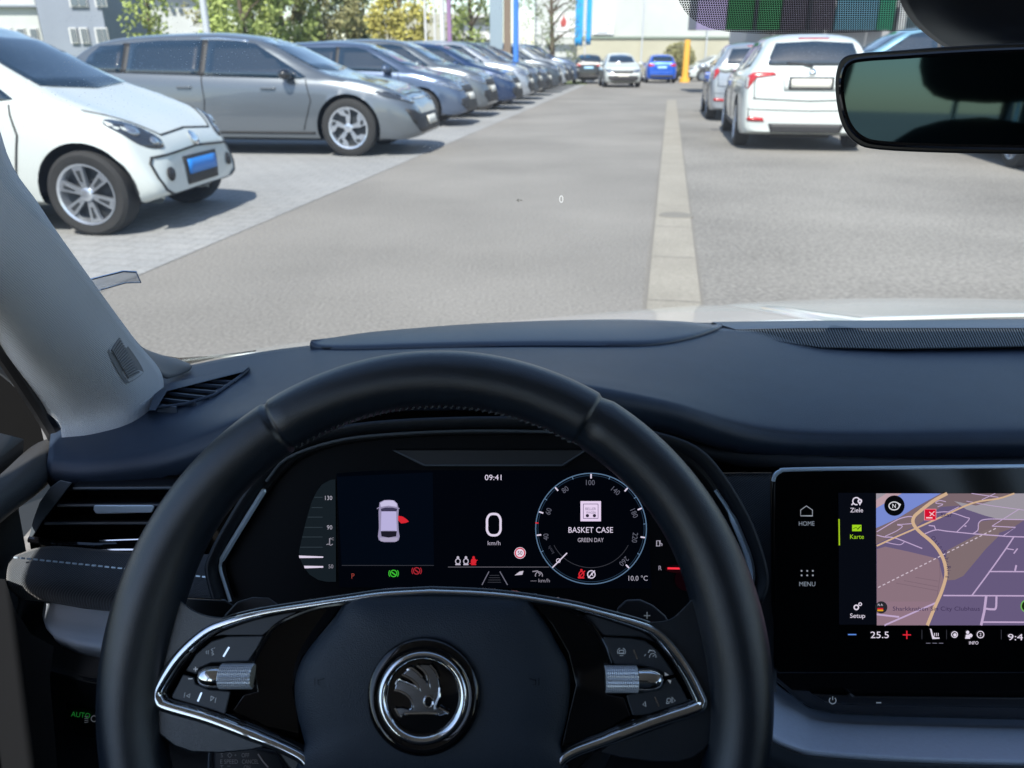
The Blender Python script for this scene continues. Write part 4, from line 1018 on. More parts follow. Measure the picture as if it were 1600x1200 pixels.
s = MB(); s.tube([ond(x, y, .003) for x, y in ((492, 546), (510, 548), (600, 546), (700, 543), (850, 542), (990, 542), (1035, 539), (1085, 529), (1120, 518))], .0016, M['ddark'], n=6); s.build('cover_gap', hc)
# ---- defroster grille
s = MB(); o2 = [(1110, 503), (1250, 501), (1600, 499), (1900, 500), (1900, 512), (1600, 513), (1250, 513), (1150, 515)]
s.prism([PZ(x, y, -.306) for x, y in o2], [PZ(x, y, -.298) for x, y in o2], M['dash2']); s.build('glass_edge_trim', dash, bevel=.002)
s = MB(); bot = [(1140, 517), (1170, 522), (1220, 534), (1280, 543), (1400, 545), (1600, 541), (1900, 541)]
N_ = 170
for i in range(N_):
    x = 1150+(1860-1150)*i/N_; yb = interp([(a, b2) for a, b2 in bot], x+10); yt = 514
    if yb-yt < 2: continue
    a = PZ(x, yt, -.2995); b_ = PZ(x+14*(yb-yt)/30, yb, -.2985); s.tube([a, b_], .0008, M['grey'], n=5)
s.build('rib', dash, fix=False)['kind'] = 'stuff'
s = MB(); ob = [(1150, 513)]+[(1900, 513), (1900, 541), (1600, 541), (1400, 545), (1280, 543), (1220, 534), (1170, 522)]
s.prism([PZ(x, y, -.312) for x, y in ob], [PZ(x, y, -.3005) for x, y in ob], M['black']); s.build('defroster_grille', dash)
# ---- left demister vent
s = MB(); vo = [(233, 640), (248, 603), (330, 586), (390, 575), (372, 590), (335, 618), (290, 632)]
s.prism([PZ(x, y, -.310) for x, y in vo], [PZ(x, y, -.2975) for x, y in vo], M['black']); vent = s.build('demister_vent', dash)
s = MB()
rim_ = [(236, 638), (250, 604), (330, 588), (388, 577)]
vr = [(232, 641), (246, 602), (389, 573), (380, 581), (261, 611), (243, 641)]
s.prism([PZ(x, y, -.300) for x, y in vr], [PZ(x, y, -.292) for x, y in vr], M['dash'])
s.tube([PZ(x, y, -.295) for x, y in ((238, 638), (290, 631), (335, 617), (370, 592), (388, 577))], .0016, M['dash2'], n=8); s.build('vent_frame', vent)
s = MB()
for (x0, y0, x1, y1) in ((244, 631, 275, 636), (247, 622, 305, 628), (252, 612, 326, 620), (275, 606, 345, 612), (300, 599, 358, 603), (325, 593, 368, 596)):
    a = PZ(x0, y0, -.2945); b_ = PZ(x1, y1, -.2945); s.prism([a, b_, b_+Vector((0, -.001, -.012)), a+Vector((0, -.001, -.012))], [p+Vector((0, .0016, 0)) for p in (a, b_, b_+Vector((0, 0, -.012)), a+Vector((0, 0, -.012)))], M['dash2'])
s.build('slat', vent)

# ---- left windscreen pillar
rowsP = [[P(-60, -200, .40), P(-150, 20, .37), P(-190, 200, .38), P(-260, 330, .42)],
         [P(-5, 205, .50), P(-40, 330, .475), P(-70, 420, .475), P(-90, 480, .51)],
         [P(60, 324, .56), P(20, 410, .535), P(-15, 470, .535), P(-40, 505, .565)],
         [P(130, 424, .62), P(90, 490, .595), P(45, 545, .59), P(10, 562, .615)],
         [P(206, 528, .70), P(165, 570, .665), P(105, 605, .65), P(52, 622, .665)],
         [P(250, 585, .745), P(205, 622, .70), P(140, 642, .685), P(92, 658, .685)],
         [P(250, 640, .74), P(205, 668, .705), P(150, 682, .69), P(99, 688, .685)]]
s = MB(); g_ = loft(rowsP, 6, 6); s.grid(g_, M['pillar']); pil = s.build('pillar_trim', own, solid=.004, ang=60)
pbv = BVHTree.FromPolygons([p for r in g_ for p in r], [(i*len(g_[0])+j, i*len(g_[0])+j+1, (i+1)*len(g_[0])+j+1, (i+1)*len(g_[0])+j) for i in range(len(g_)-1) for j in range(len(g_[0])-1)])
def onp(px, py, off=.003):
    d = ray(px, py).normalized(); h = pbv.ray_cast(CAM, d); return (h[0] if h[0] is not None else CAM+d*.7)-d*off
# flare at its foot towards the glass
s = MB(); fl = [[P(206, 528, .705), P(215, 550, .72), P(240, 575, .735)], [P(222, 545, .76), P(245, 562, .76), P(258, 590, .755)], [P(250, 556, .80), P(275, 568, .79), P(275, 588, .78)], [P(275, 562, .83), P(298, 572, .82), P(292, 580, .81)]]
s.grid(loft(fl, 4, 4), mat('pillar_plastic', (.16, .165, .17), .6)); s.build('pillar_foot', pil, solid=.003)
tw = [(189, 523), (200, 540), (214, 560), (224, 578), (222, 585), (202, 598), (194, 596), (180, 574), (169, 552), (170, 545)]
tw = [(v.x, v.y) for v in crom([Vector(p) for p in tw], 4, True)]
M['pilg'] = mat('tweeter_plastic', (.22, .225, .23), .55)
s = MB(); s.prism([onp(x, y, -.004) for x, y in tw], [onp(x, y, .004) for x, y in tw], M['pilg']); twt = s.build('tweeter_cover', pil, bevel=.0012)
s = MB()
for i in range(15):
    f = i/14; a = Vector((189-16*f*.9, 530+30*f*.9)); 
    p0 = Vector((188, 530)).lerp(Vector((198, 591)), f); ww = 5+12*sin(pi*min(1, f*.95+.08))
    L_ = Vector((172, 548)).lerp(Vector((197, 590)), f); R_ = Vector((189, 528)).lerp(Vector((219, 580)), f)
    s.tube([onp(L_.x+3, L_.y, .0048), onp((L_.x*.55+R_.x*.45), (L_.y*.5+R_.y*.5)+2, .0056), onp(R_.x-2, R_.y+1, .0048)], .0011, M['pilg'], n=5)
s.build('grille_rib', twt)
# seal strip and dark quarter of the door
s = MB(); s.tube(crom([P(-60, 470, .53), P(0, 545, .60), (P(45, 612, .655)), P(75, 660, .69), P(92, 690, .70)], 5), .007, M['satin'], n=8); s.build('door_seal', own)
s = MB(); s.tube(crom([P(-20, 560, .63), P(30, 600, .68), P(66, 650, .70), P(78, 690, .71)], 5), .0045, M['pilg'], n=8); s.build('window_frame_edge', own)
s = MB(); s.prism([P(x, y, .74) for x, y in ((-260, 480), (0, 548), (50, 612), (84, 672), (100, 720), (-260, 860))], [P(x, y, .76) for x, y in ((-260, 480), (0, 548), (50, 612), (84, 672), (100, 720), (-260, 860))], M['black'])
dq = s.build('door_mirror_triangle', own)
# door top roll
M['doorp'] = mat('door_soft_plastic', (.045, .046, .047), .6, bump=('voronoi', 900, .4, .0005))
rd = [[P(120, 680, .72), P(60, 695, .69), P(0, 745, .61), P(-90, 820, .52), P(-220, 930, .44)],
      [P(108, 694, .71), P(70, 712, .66), P(0, 778, .58), P(-90, 860, .50), P(-220, 980, .42)],
      [P(92, 722, .71), P(75, 745, .655), P(0, 805, .58), P(-90, 890, .50), P(-220, 1010, .42)],
      [P(84, 742, .73), P(60, 766, .68), P(0, 812, .60), P(-90, 900, .52), P(-220, 1030, .43)]]
s = MB(); s.grid(loft(rd, 4, 5), M['doorp']); dr = s.build('door_card', own, solid=.004, ang=60)
s = MB(); s.tube(crom([P(80, 748, .67), P(0, 808, .585), P(-90, 895, .51)], 5), .0012, M['ddark'], n=6); s.build('trim_line', dr)
s = MB(); s.prism([P(x, y, .78) for x, y in ((-300, 700), (90, 745), (70, 800), (20, 860), (15, 900), (60, 1300), (-300, 1300))], [P(x, y, .80) for x, y in ((-300, 700), (90, 745), (70, 800), (20, 860), (15, 900), (60, 1300), (-300, 1300))], M['satin']); s.build('lower_panel', dr)
lp = ((-300, 1000), (-60, 900), (8, 905), (22, 950), (48, 990), (84, 1010), (78, 1060), (98, 1300), (-300, 1300))
s = MB(); s.prism([P(x, y, .60) for x, y in lp], [P(x, y, .62) for x, y in lp], M['satin']); s.build('footwell_side', dr)

# ---- left side air vent
PV = PL(P(160, 800, .64), radians(12))
s = MB(); vo = [(92, 748), (290, 742), (330, 760), (330, 870), (200, 872), (110, 866), (48, 858), (46, 846), (64, 800)]
s.prism([PV.pt(x, y, -.05) for x, y in vo], [PV.pt(x, y, -.028) for x, y in vo], M['black']); va = s.build('air_vent', own)
s = MB()
vf = [(94, 750), (113, 754), (96, 776), (66, 815), (52, 838), (45, 842), (52, 812), (62, 785), (78, 762)]
s.prism([PV.pt(x, y, -.03) for x, y in vf], [PV.pt(x, y, .002) for x, y in vf], M['grey']); s.build('vent_side', va, bevel=.001)
for y, x0, xh in ((763, 115, 330), (790, 90, 330), (818, 70, 330)):
    s = MB(); A = [PV.pt(x0, y, -.004), PV.pt(xh, y-1, -.004), PV.pt(xh+4, y-14, -.030), PV.pt(x0+16, y-13, -.030)]
    s.prism(A, [p+PV.u*.0022 for p in A], M['satin']); 
    s.tube([PV.pt(x0, y, -.003), PV.pt(xh, y-1, -.003)], .0012, M['grey'], n=6); s.build('slat', va)
s = MB(); A = [(147, 789), (238, 789), (242, 792), (238, 801), (150, 803), (146, 796)]
s.prism([PV.pt(x, y, -.002) for x, y in A], [PV.pt(x, y, .006) for x, y in A], M['btrim']); s.build('vent_tab', va, bevel=.0012)
s = MB(); s.tube([PV.pt(x, y, .001) for x, y in ((46, 842), (90, 850), (150, 853), (215, 851), (300, 846))], .0030, M['gloss'], n=8)
s.tube([PV.pt(x, y, .002) for x, y in ((120, 856), (160, 859), (210, 859), (280, 853))], .0013, M['chrome'], n=6)
s.tube([PV.pt(x, y, .004) for x, y in ((156, 845), (215, 843), (260, 840))], .0009, M['chrome'], n=6)
s.build('vent_lower_frame', va)
# ---- woven decor strip, left
def strip(name, rows, m, parent, **kw):
    s = MB(); s.grid(loft(rows, kw.get('nu', 6), kw.get('nv', 6)), m); return s.build(name, parent, solid=.004, ang=60)
TL = .64
dec = strip('decor_strip', [[P(20, 872, .645), P(80, 856, .64), P(200, 865, .64), P(340, 868, .64), P(420, 870, .66)],
                            [P(14, 892, .630), P(80, 884, .622), P(200, 896, .622), P(340, 902, .630), P(420, 905, .65)],
                            [P(16, 915, .625), P(70, 915, .616), P(200, 932, .618), P(340, 938, .625), P(420, 938, .65)],
                            [P(36, 934, .640), P(80, 938, .636), P(200, 955, .640), P(340, 942, .64), P(420, 940, .66)]], M['fabric'], own)
s = MB()
for i in range(34):
    f0 = i/34; f1 = (i+.62)/34
    def q(f): return P(22+f*345, 871+5*f*4.2+14*f*f*.0+14*f, .6135+.004*abs(f-.4))
    s.tube([q(f0), q(f1)], .0008, M['btrim'], n=5)
s.build('stitching', dec, fix=False)
# ---- grey pocket trim and dark knee panel
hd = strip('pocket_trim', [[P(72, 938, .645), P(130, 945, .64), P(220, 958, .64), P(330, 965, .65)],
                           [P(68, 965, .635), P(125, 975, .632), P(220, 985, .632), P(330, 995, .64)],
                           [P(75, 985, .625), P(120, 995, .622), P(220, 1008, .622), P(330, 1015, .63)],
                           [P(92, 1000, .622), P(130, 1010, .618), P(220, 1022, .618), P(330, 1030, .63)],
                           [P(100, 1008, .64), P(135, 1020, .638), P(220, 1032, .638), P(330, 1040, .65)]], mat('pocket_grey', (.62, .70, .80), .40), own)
knee = strip('knee_panel', [[P(30, 930, .665), P(80, 940, .655), P(300, 960, .66), P(700, 960, .70), P(1200, 960, .70)],
                            [P(22, 990, .62), P(90, 1040, .63), P(300, 1070, .64), P(700, 1070, .70), P(1200, 1100, .70)],
                            [P(20, 1030, .62), P(90, 1062, .63), P(300, 1090, .64), P(700, 1120, .70), P(1200, 1180, .70)],
                            [P(20, 1130, .66), P(90, 1160, .66), P(300, 1190, .67), P(700, 1250, .70), P(1200, 1300, .70)],
                            [P(0, 1450, .62), P(90, 1450, .62), P(300, 1450, .62), P(700, 1450, .66), P(1200, 1450, .66)]], M['ddark'], own)
PK = PL(P(135, 1120, .66), radians(10))
sw = plate(PK, [(100, 1098), (230, 1112), (230, 1168), (118, 1150)], -.01, .012, M['satin'], 'light_switch_panel', own)
a = Art(PK, .0135); M['green_d'] = emi('dim_green', '#1f7a30', .5); M['wd'] = emi('dim_white', '#5a6068', .5)
a.text('AUTO', 126, 1117, 8, M['green_d'], rot=-6); a.ring(147, 1123, 4.5, 1.5, M['wd'])
for k in range(4): a.stroke([(138, 1119+k*3), (132, 1120+k*3)], 1, M['wd'])
a.build('switch_symbol', sw, fix=False)

# ---- instrument cluster
PC = PL(P(780, 830, .60), radians(28))
fo = [(357, 937), (350, 915), (344, 886), (352, 862), (372, 826), (404, 776), (438, 733), (470, 708), (520, 690), (590, 679), (700, 673), (850, 672), (940, 680), (1020, 695), (1075, 715), (1112, 752), (1150, 812), (1172, 868), (1179, 905), (1170, 935), (1140, 985), (380, 985)]
panel = plate(PC, fo, -.012, 0, mat('matte_black', (.004, .0045, .006), .6, spec=.15), 'instrument_cluster', own)
s = MB(); s.tube(crom([PC.pt(x, y, .004) for x, y in fo[:20]], 4), .0042, M['satin'], n=8); s.build('cluster_frame', panel)
s = MB(); s.tube(crom([PC.pt(x, y, .0085) for x, y in ((360, 940), (351, 912), (344, 884), (354, 862), (372, 832), (404, 780), (414, 764))], 4), [.0013]*10+[.0024]*14+[.0009], M['btrim'], n=6)
s.build('chrome_strip', panel); s = MB()
s.tube(crom([PC.pt(x, y, .0085) for x, y in ((1118, 766), (1140, 800), (1162, 850), (1172, 880), (1174, 905), (1168, 925))], 4), [.0016]*5+[.0028]*15+[.0018], M['btrim'], n=6)
s.build('chrome_strip', panel)
s = MB(); s.tube(crom([PC.pt(x, y, .012) for x, y in ((416, 752), (448, 716), (520, 690), (600, 679), (740, 673), (900, 676), (960, 684))], 4), .0012, M['grey'], n=6); s.build('hood_edge', panel)
# hood side walls linking frame and dash
hw_in = [PC.pt(x, y, .004) for x, y in fo[:20]]
hw_out = [PC.pt(780+(x-780)*1.05, 860+(y-860)*1.10, .02) for x, y in fo[:20]]
s = MB(); s.grid([crom(hw_in, 3), crom(hw_out, 3)], M['ddark']); s.build('hood_wall', panel, solid=.003)
hud = plate(PC, [(612, 703), (660, 728), (882, 728), (918, 703)], .001, .004, mat('sensor_cover', (.035, .037, .04), .35), 'sensor_cover', panel, bevel=.0008)
s = MB(); s.tube([PC.pt(x, y, .0045) for x, y in ((616, 704), (664, 727), (878, 727), (914, 704))], .0007, M['grey'], n=5); s.build('cover_edge', hud)
E_ = {}
def em(h, s=1.0):
    k = (h, s)
    if k not in E_: E_[k] = emi('screen_'+h.strip('#'), h, s)
    return E_[k]
WHT = em('#d9cfe4'); DIM = em('#6d6c7c'); DIM2 = em('#34353d'); BLU = em('#56718e'); RED = em('#cf2430'); GRN = em('#3bb833'); DRED = em('#8c1f22'); ORED = em('#8f3a34'); NAVY = em('#02040a'); NAV2 = em('#030812')
disp = Art(PC, .0006)
disp.poly([(526, 740), (560, 737), (600, 735), (1010, 735), (1018, 920), (530, 918)], NAVY); disp.poly([(526, 745), (676, 738), (678, 884), (534, 884)], NAV2, dz=.0003)
disp.build('display', panel, fix=False); dspo = COL.objects['display']
# temperature gauge left
a = Art(PC, .0011)
a.poly([(524, 749), (516, 750), (503, 757), (495, 768), (487, 784), (478, 815), (472, 840), (467, 862), (468, 870), (474, 885), (484, 898), (497, 906), (510, 909), (525, 909)], em('#151d23'))
for y, x in ((777, 491), (793, 487), (808, 481), (824, 476), (839, 472), (855, 469)): a.stroke([(x, y), (504, y)], 1.2, em('#2c363d'), dz=.0002)
a.poly([(467, 868), (505, 869.5), (505, 871.5), (468, 872)], WHT, dz=.0003); a.poly([(475, 884), (505, 884.5), (505, 887), (476, 888)], WHT, dz=.0003)
a.text('130', 513.5, 778, 6.5, em('#a9a6b4'), dz=.0004); a.text('90', 515, 824, 6.5, em('#a9a6b4'), dz=.0004); a.text('50', 517, 885, 6, em('#8a8894'), dz=.0004)
a.stroke([(515, 850), (515, 841)], 1.6, em('#8a8894'), dz=.0004); a.stroke([(515, 842), (518, 842)], 1, em('#8a8894'), dz=.0004); a.stroke([(510, 851), (513, 850), (517, 852), (520, 850)], 1.2, em('#8a8894'), dz=.0004); a.text('°C', 519, 842, 4, em('#8a8894'), dz=.0004)
a.build('temperature_gauge', dspo, fix=False)
# little car picture with open door
a = Art(PC, .0012)
body_ = [(593, 785), (600, 781.5), (608, 781), (616, 782), (621, 787), (623, 797), (622, 812), (623, 830), (624.5, 838), (623, 844), (617, 847), (600, 847), (592, 844), (590.5, 838), (592, 825), (591.5, 800)]
a.poly(body_, em('#8f88a8')); a.poly([(595, 795), (602, 793), (613, 793), (621, 795), (619, 800), (596, 800)], em('#3a3650'), dz=.0003)
a.poly([(596, 799), (619, 799), (620, 830), (617, 829), (598, 829), (595, 830)], em('#b3acd6'), dz=.0004); a.poly([(595, 830), (620, 830), (619, 838), (607, 840), (596, 838)], em('#1c1a26'), dz=.0003)
a.poly([(593, 840), (622, 840), (620, 846), (595, 846)], em('#a49db8'), dz=.0004); a.poly([(594, 786), (601, 782), (614, 782), (620, 787), (620, 792), (607, 790), (595, 792)], em('#c2bbdc'), dz=.0004)
a.stroke([(589, 795), (592, 793)], 1.5, em('#8f88a8')); a.stroke([(624, 795), (621, 793)], 1.5, em('#8f88a8'))
a.poly([(622, 806), (629, 807), (635, 811), (639, 815), (634, 817), (627, 818), (622, 813)], RED, dz=.0006); a.build('car_picture', dspo, fix=False)
# texts and tell-tales
a = Art(PC, .0014)
a.text('09:41', 770.5, 746, 8.3, WHT, w=26)
a.build('clock', dspo, fix=False); a = Art(PC, .0014)
n8 = [(v.x, v.y) for v in crom([Vector(p) for p in ((771.5, 803), (778, 804.5), (781.8, 811), (782, 820), (781.8, 829), (778, 835), (771.5, 836.5), (765, 835), (761.2, 829), (761, 820), (761.2, 811), (765, 804.5))], 4, True)]
a.stroke(n8, 3.6, WHT, closed=True)
a.text('km/h', 772, 848.5, 6.5, em('#a9a3b4'), w=20)
a.build('speed_readout', dspo, fix=False); a = Art(PC, .0014)
a.stroke([(534, 883.5), (678, 883.5)], 1, DIM2); a.stroke([(700, 886), (858, 886)], 1.2, em('#58565f'))
a.build('divider_line', dspo, fix=False); a = Art(PC, .0014)
a.text('P', 551.5, 900, 8, ORED)
a.build('gear_letter', dspo, fix=False)
a = Art(PC, .0014)
for cx, cy, c in ((615, 896, GRN), (651, 892, em('#a02530'))):
    a = Art(PC, .0014); a.ring(cx, cy, 5, 1.5, c); a.ring(cx, cy, 7.5, 1.3, c, a0=140, a1=220); a.ring(cx, cy, 7.5, 1.3, c, a0=-40, a1=40); a.stroke([(cx-3, cy-2), (cx+3, cy+2.5)], 2, c); a.build('warning_light', dspo, fix=False)
a = Art(PC, .0014)
for cx, c in ((715.5, em('#b9b3c4')), (728, em('#b9b3c4')), (740, RED)):
    a.disc(cx, 871, 2, c); a.ring(cx, 877, 3.6, 1.5, c, ry=4); a.stroke([(cx-4, 882), (cx+4, 882)], 2, c)
    if c is RED: a.disc(cx, 877, 3.4, c, ry=4); a.stroke([(734, 881), (746, 875)], 1.3, c)
a.build('seat_occupancy', dspo, fix=False); a = Art(PC, .0014)
a.disc(812.5, 864, 9, em('#e3cfe0')); a.ring(812.5, 864, 7.3, 1.8, em('#c0243c'), dz=.0003); a.text('50', 812.5, 864, 6, em('#2c2030'), dz=.0004)
a.build('speed_limit_sign', dspo, fix=False); a = Art(PC, .0014)
a.stroke([(753, 914), (764, 893)], 1.4, DIM); a.stroke([(793, 914), (781, 893)], 1.4, DIM)
for i in range(4): a.stroke([(765-i, 899+i*3.6), (780+i, 899+i*3.6)], 1, DIM2)
a.build('lane_symbol', dspo, fix=False); a = Art(PC, .0014)
a.poly([(804, 899), (812, 893), (818, 892), (816, 898)], em('#c3bccb'))
a.ring(842, 899, 5.5, 1.4, em('#8d8896'), a0=-20, a1=200); a.stroke([(842, 900), (846, 895)], 1.2, em('#8d8896')); a.stroke([(832, 893), (840, 892), (843, 897)], 1.6, em('#8d8896'))
a.text('— km/h', 844, 907, 5.5, em('#8d8896'), w=30)
a.build('cruise_symbol', dspo, fix=False)
# round gauge
a = Art(PC, .0014); cx, cy, R_ = 923.5, 826, 86.5
a.ring(cx, cy, R_, 1.6, BLU); a.ring(cx, cy, R_-3.5, .9, em('#24364a')); a.ring(cx, cy, 64, 1, DIM2, a0=205, a1=335, ry=61)
for lab, an, (tx, ty), rt in (('40', 187, (853, 839), 93), ('60', 162, (857, 799), 72), ('80', 131, (883, 765), 35), ('100', 90, (922.5, 754), 0), ('140', 48, (962, 767), -40), ('180', 22, (991, 802), -66), ('220', -9.5, (992, 840), -98), ('260', -46, (975, 877), -135)):
    co, sn = cos(radians(an)), sin(radians(an)); a.stroke([(cx+co*(R_-1), cy-sn*(R_-1)), (cx+co*(R_-8), cy-sn*(R_-8))], 2.2, WHT, dz=.0002)
    a.text(lab, tx, ty, 8, em('#5b5c6a'), rot=rt)
for an in (110, 147, 70, 35, 5, -28, 205): co, sn = cos(radians(an)), sin(radians(an)); a.stroke([(cx+co*(R_-1), cy-sn*(R_-1)), (cx+co*(R_-4.5), cy-sn*(R_-4.5))], 1.4, BLU, dz=.0002)
co, sn = cos(radians(174)), sin(radians(174)); a.stroke([(cx+co*(R_+1), cy-sn*(R_+1)), (cx+co*(R_-4), cy-sn*(R_-4))], 2, RED, dz=.0003)
a.text('km/h', 861, 859, 5, em('#3e3f4b'), rot=120)
a.stroke([(863, 887), (886, 864)], 1.8, WHT, dz=.0004); a.ring(872.5, 876, 3, 1, WHT, dz=.0004)
a.build('round_gauge', dspo, fix=False)
a = Art(PC, .0016); AC = em('#e0cdea'); AD = em('#6a5f7d')
a.poly([(907, 783), (939, 783), (939, 814.5), (907, 814.5)], AC); a.ring(923, 798.7, 0.01, .01, AC)
a.stroke([(911.5, 787.5), (934.5, 787.5), (934.5, 810), (911.5, 810)], 1, AD, dz=.0003, closed=True)
a.text('BELLER', 923, 795, 4, AD, w=16.5, dz=.0003); a.text('WAGEN', 923.5, 800.8, 3.6, AD, w=15, dz=.0003); a.disc(917.8, 805.7, 2.6, em('#2c2638'), dz=.0004); a.disc(928.8, 805.7, 2.6, em('#2c2638'), dz=.0004)
a.build('album_cover', dspo, fix=False); a = Art(PC, .0016)
a.text('BASKET CASE', 923, 828, 8.6, WHT, w=69.5); a.text('GREEN DAY', 923, 843.7, 6.3, em('#a8a2b2'), w=40.5)
a.build('song_title', dspo, fix=False); a = Art(PC, .0016)
a.disc(908.5, 891, 2, RED); a.ring(908.5, 897.5, 3.8, 1.8, RED, ry=4.5); a.stroke([(903, 903), (914, 892)], 1.8, RED); a.stroke([(904, 903), (913, 903)], 1.8, RED)
a.build('belt_warning_light', dspo, fix=False); a = Art(PC, .0016)
a.ring(924, 897.5, 5.8, 1.5, WHT); a.stroke([(919, 903), (929.5, 891.5)], 1.5, WHT); a.text('A', 924.5, 897.5, 5.5, WHT)
a.build('start_stop_symbol', dspo, fix=False); a = Art(PC, .0016)
a.text('10.0 °C', 997, 903.5, 7.5, em('#a39fae'), w=30)
a.build('outside_temperature', dspo, fix=False)
a = Art(PC, .0014)
a.text('R', 1031.5, 887.5, 7, em('#8f8b9a')); a.stroke([(1026, 853), (1026, 845), (1031, 845), (1031, 853), (1025, 853)], 1.3, em('#a09cab')); a.stroke([(1031, 848), (1034.5, 850), (1034, 853)], 1.2, em('#a09cab'))
a.stroke([(1043, 888), (1074, 888.5)], 3, em('#e02c3c', 1.3)); a.disc(1058, 889, 19, em('#1b0409'), dz=-.0004, ry=6)
a.disc(1071, 905, 17, em('#0d0206'), dz=-.0006, ry=18); a.poly([(1053, 867), (1058, 867), (1055.5, 871)], DIM2)
a.build('fuel_gauge', dspo, fix=False)
# ---- woven decor right of the cluster
decr = strip('decor_strip', [[P(1095, 742, .655), P(1140, 741, .655), P(1212, 741, .655)], [P(1095, 830, .64), P(1140, 830, .64), P(1212, 830, .64)], [P(1095, 960, .63), P(1140, 960, .63), P(1212, 960, .63)], [P(1095, 1080, .63), P(1140, 1080, .63), P(1212, 1080, .63)]], M['fabric'], own)
s = MB(); s.tube([P(1112, 740, .652), P(1155, 739, .652), P(1205, 739, .652)], .0009, M['dchrome'], n=6); s.build('trim_line', decr); s = MB(); s.tube([P(1170, 905, .632), P(1205, 905, .632)], .0008, M['satin'], n=5); s.build('trim_line', decr)
s = MB(); s.prism([P(x, y, .675) for x, y in ((1085, 735), (1950, 732), (1950, 1100), (1085, 1100))], [P(x, y, .69) for x, y in ((1085, 735), (1950, 732), (1950, 1100), (1085, 1100))], M['black']); s.build('dash_core', own)
s = MB(); 
s.grid(loft([[p+Vector((0, .004, 0)) for p in r7[5:]], [P(1080, 700, .665), P(1150, 728, .665), P(1250, 730, .664), P(1500, 729, .664), P(1750, 728, .664), P(1950, 728, .664)]], 3, 4), M['ddark']); s.build('dash_face', dash, solid=.003)

# ---- infotainment screen
PI = PL(P(1420, 900, .615), radians(21))
io = [(1209, 760), (1211, 745), (1219, 736), (1240, 733), (1400, 730.5), (1600, 728), (1860, 727), (1860, 1052), (1216, 1052), (1209, 1045)]
inf = plate(PI, io, -.010, 0, M['glass_panel'], 'touchscreen', own, bevel=.0015)
s = MB(); s.tube(crom([PI.pt(x, y, .0003) for x, y in ((1208, 752), (1211, 743), (1219, 736.5), (1240, 733.5), (1400, 731), (1600, 728.5), (1860, 727))], 4), .0017, M['btrim'], n=8); s.build('chrome_strip', inf)
hold = plate(PI, [(1203, 742), (1212, 734), (1870, 722), (1870, 1126), (1600, 1125), (1400, 1120), (1300, 1115), (1275, 1109), (1248, 1095), (1222, 1072), (1206, 1058)], -.022, -.011, M['gloss'], 'screen_holder', inf, bevel=.003)
btn = plate(PI, [(1266, 1083), (1322, 1086), (1328, 1082), (1334, 1087), (1870, 1092), (1870, 1112), (1330, 1102), (1290, 1097)], -.012, -.004, M['satin'], 'button_bar', inf, bevel=.002)
a = Art(PI, -.0035); a.ring(1301, 1094.5, 5.2, 1.6, M['print'], a0=-230, a1=50); a.stroke([(1301, 1088), (1301, 1094)], 1.6, M['print']); a.stroke([(1369, 1098), (1377, 1098)], 2, M['print']); a.build('button_symbol', inf, fix=False)
BX = '#d6cadf'
a = Art(PI, .0008); GW = em('#8f949e'); 
a.stroke([(1251, 806), (1251, 797), (1260, 790.5), (1269.5, 797), (1269.5, 806)], 1.1, GW, closed=True); a.text('HOME', 1260.5, 818, 6.8, em('#79828e'), w=24.5)
for i in range(3):
    for j in range(2): a.disc(1252.5+i*8.8, 892+j*7, 1.4, GW)
a.text('MENU', 1261.5, 912.5, 6.8, em('#79828e'), w=25)
a.poly([(1310, 770), (1369, 770), (1370, 976), (1311, 976)], em('#070a12'), dz=-.0003)
a.stroke([(1311, 811), (1311.5, 852)], 2, em('#9ec21f'))
WT = em('#dcd3e4')
a.ring(1338, 783, 5.5, 1.8, WT, a0=20, a1=290); a.stroke([(1333, 786.5), (1330.5, 789)], 2, WT); a.disc(1343.5, 783, 3.6, WT); a.poly([(1340.3, 784), (1346.8, 784), (1343.5, 790)], WT); a.disc(1343.5, 783, 1.3, NAVY, dz=.0003)
a.text('Ziele', 1338.5, 797, 6.8, WT, w=20)
YG = em('#9ccf20'); a.poly([(1331.5, 820), (1346, 820), (1346, 830), (1331.5, 830)], YG); a.stroke([(1333, 826), (1338, 824), (1340, 827), (1345, 822)], .9, em('#20300a'), dz=.0003)
a.text('Karte', 1339, 838.5, 6.8, YG, w=21.5)
a.ring(1338, 949, 3.4, 2, WT); a.ring(1344, 944, 2.2, 1.4, WT); a.text('Setup', 1340, 962, 6.8, WT, w=23.5)
a.build('menu', inf, fix=False)
# map
mp_ = Art(PI, .0006)
C1 = em('#64587a'); C2 = em('#87707b'); C3 = em('#98929c'); C4 = em('#7587cc'); C5 = em('#78666c'); C6 = em('#7c6b6e'); ROAD = em('#bba4c8'); MAIN = em('#cbab8c')
X0, Y0, X1, Y1 = 1369, 771, 1790, 977
mp_.poly([(X0, Y0), (X1, Y0), (X1, Y1), (1370, Y1)], C1)
mp_.poly([(1369, 771), (1395, 771), (1369, 788)], C3, dz=.0001)
mp_.poly([(1369, 793), (1409, 771), (1470, 771), (1430, 793), (1400, 812), (1369, 825)], C4, dz=.0001)
mp_.poly([(1369, 825), (1400, 811), (1431, 793), (1470, 771), (1586, 771), (1528, 790), (1500, 790), (1470, 792), (1435, 820), (1369, 850)], C5, dz=.0001)
mp_.poly([(1369, 781), (1385, 771), (1409, 771), (1369, 794)], em('#b79aa3'), dz=.00012)
mp_.poly([(1491, 783), (1525, 790), (1586, 771), (1790, 771), (1790, 812), (1560, 811), (1540, 806), (1510, 796)], C3, dz=.00015)
mp_.poly([(1370, 858), (1383, 854), (1420, 862), (1466, 873), (1474, 905), (1466, 940), (1370, 940)], C2, dz=.0001); mp_.poly([(1370, 940), (1466, 940), (1448, 977), (1370, 977)], em('#8c7280'), dz=.0001)
